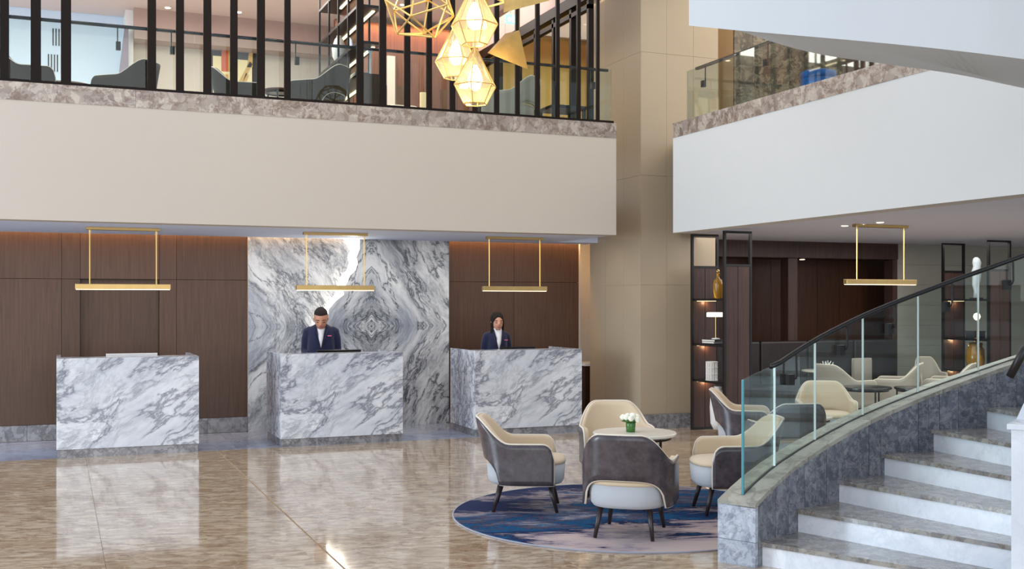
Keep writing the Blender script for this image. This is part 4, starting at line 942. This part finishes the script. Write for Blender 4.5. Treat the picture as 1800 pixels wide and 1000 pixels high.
# exit sign
ex = thing('exit_sign', 'small green lit exit sign hanging under the upstairs ceiling beside the gold pyramid', 'sign', tuple(U(897, 34, 15.2)), -TH*0)
link('sign_box', bx(-.075, -.02, -.06, .075, .02, .06, .004), M['exit'], ex)
k_ = B(); tube([(0, 0, .06), (0, 0, 1.0)], .006, k_, 6); link('hanger', k_, M['white'], ex)
k_ = B(); prism([(-.045, -.024, -.005), (-.02, -.024, .03), (-.02, -.024, .01), (.0, -.024, .01), (0, -.024, -.018), (-.02, -.024, -.018), (-.02, -.024, -.04)], (0, .003, 0), k_); abox(k_, .02, -.024, -.04, .055, -.021, .04); link('pictogram', k_, M['exitw'], ex)
# right upper: stone pillar, cabinet
x0, _ = onY(1290, 13.5); x1, _ = onY(1480, 13.5)
rw = link('wall_stone_pillar', bx(x0+.02, 13.52, UF, x1, 14.8, UC), M['grout'], kind='structure')
n = 6
for k in range(n):
    a = x0+(x1-x0)*k/n; b = x0+(x1-x0)*(k+1)/n
    for za, zb in ((UF, 5.2), (5.2, UC)): link('stone_slab', bx(a+.002, 13.49, za+.002, b-.002, 13.52, zb-.002), M['darkstone'], rw)
link('wall_upper_right_dark', bx(x1, 14.0, UF, 17, 14.1, UC), M['wood_dark'], kind='structure')
x0, _ = onY(1264, 14.6); x1, _ = onY(1291, 14.6)
cb_ = thing('low_cabinet', 'dark cabinet against the yellow wall left of the stone pillar upstairs', 'cabinet', (x0, 14.6, UF)); link('body', bx(0, 0, 0, x1-x0+.3, .4, .84), M['wood_dark'], cb_); link('top', bx(-.01, -.01, .84, x1-x0+.31, .41, .87), M['black'], cb_); link('shelf', bx(.02, -.008, .38, x1-x0+.28, 0, .41), M['wood_frame'], cb_)

# ------------------------------------------------------------------ CHANDELIER CLUSTER
def lantern(px, cy, d, s, label, rz=0):
    p = U(px, cy, d); t = thing('hexagonal_lantern', label, 'pendant light', tuple(p), rz, 'brass and glass lanterns over the lobby')
    L3 = [(.012, .30), (.205, 0.0), (.105, -.205)]; L3 = [(.01*s, .37*s), (.21*s, 0.0), (.115*s, -.175*s)]
    R = [[Vector((r*math.cos(PI/3*k+PI/6), r*math.sin(PI/3*k+PI/6), z)) for k in range(6)] for r, z in L3]
    bm = B()
    for k in range(6):
        tube([R[0][k], R[1][k]], .0055, bm, 5); tube([R[1][k], R[1][(k+1) % 6]], .0055, bm, 5); tube([R[1][k], R[2][k]], .0055, bm, 5); tube([R[2][k], R[2][(k+1) % 6]], .0055, bm, 5)
    link('frame', bm, M['brass_bright'], t)
    for a, b in ((0, 1), (1, 2)):
        for k in range(6):
            bm = B(); q = [R[a][k], R[a][(k+1) % 6], R[b][(k+1) % 6], R[b][k]]; c = sum(q, Vector())/4; nn = Vector((c.x, c.y, 0)).normalized()*.002
            link('glass_pane', prism([v*.985 for v in q], -nn), M['lantern_glass'], t)
    link('bulb', lathe([(.015, .20*s), (.05*s, .14*s), (.075*s, .05*s), (.05*s, -.02*s), (.02, -.04*s)], n=20), M['bulb'], t, smooth=True)
    link('cord', tube([(0, 0, .37*s), (0, 0, 9.0-p.z)], .003, n=5), M['brass'], t)
    point('lantern_light', tuple(p+Vector((0, 0, -.08))), 5, (1, .78, .45), .06)
    return t
lantern(834, 44, 10.0, 1.02, 'glowing hexagonal glass lantern, highest of three')
lantern(801, 107, 10.35, .93, 'glowing hexagonal glass lantern hanging left behind the other two')
lantern(835, 151, 9.8, .93, 'glowing hexagonal glass lantern, lowest of three', .5)
def wireball(px, cy, d, r, label, rot):
    p = U(px, cy, d); t = thing('wire_polyhedron', label, 'pendant light', tuple(p), 0, 'open brass wire polyhedra')
    bm0 = B(); bmesh.ops.create_icosphere(bm0, subdivisions=1, radius=r, matrix=Matrix.Rotation(rot, 4, 'X') @ Matrix.Rotation(rot*1.7, 4, 'Y'))
    E = [(e.verts[0].co.copy(), e.verts[1].co.copy()) for e in bm0.edges]; zt = max(v.co.z for v in bm0.verts); bm0.free()
    for a, b in E: a.z *= .9; b.z *= .9; link('rod', tube([a, b], .009, n=6), M['brass_bright'], t)
    link('cord', tube([(0, 0, zt*.85), (0, 0, 9-p.z)], .003, n=5), M['brass'], t)
wireball(738, 14, 9.9, .33, 'open brass wire polyhedron left of the lanterns', .35)
wireball(872, -32, 10.4, .28, 'open brass wire polyhedron cut by the top edge behind the gold sheet', .8)
def pyramid(P, d, dd_, label):
    Q = [U(px, py, d+e) for (px, py), e in zip(P, dd_)]; c = sum(Q, Vector())/4; t = thing('gold_pyramid', label, 'pendant light', tuple(c), 0, 'folded gold pyramids')
    bm = B(); v = [bm.verts.new(q-c) for q in Q]
    for f in ((0, 1, 2), (0, 2, 3), (0, 3, 1), (1, 3, 2)): bm.faces.new([v[i] for i in f])
    link('gold_faces', bm, M['gold'], t)
    for i in (1, 2): a = Q[i]-c; link('cord', tube([a, a+Vector((0, 0, 9-Q[i].z))], .002, n=5), M['brass'], t)
pyramid([(857, 93), (888, 59), (913, 53), (928, 122)], 10.0, (.05, .25, -.12, .0), 'hammered gold pyramid hanging below the exit sign')
pyramid([(885, 22), (888, -40), (940, -50), (966, 1)], 10.0, (.0, .2, -.05, .0), 'hammered gold pyramid cut off by the top edge of the view')
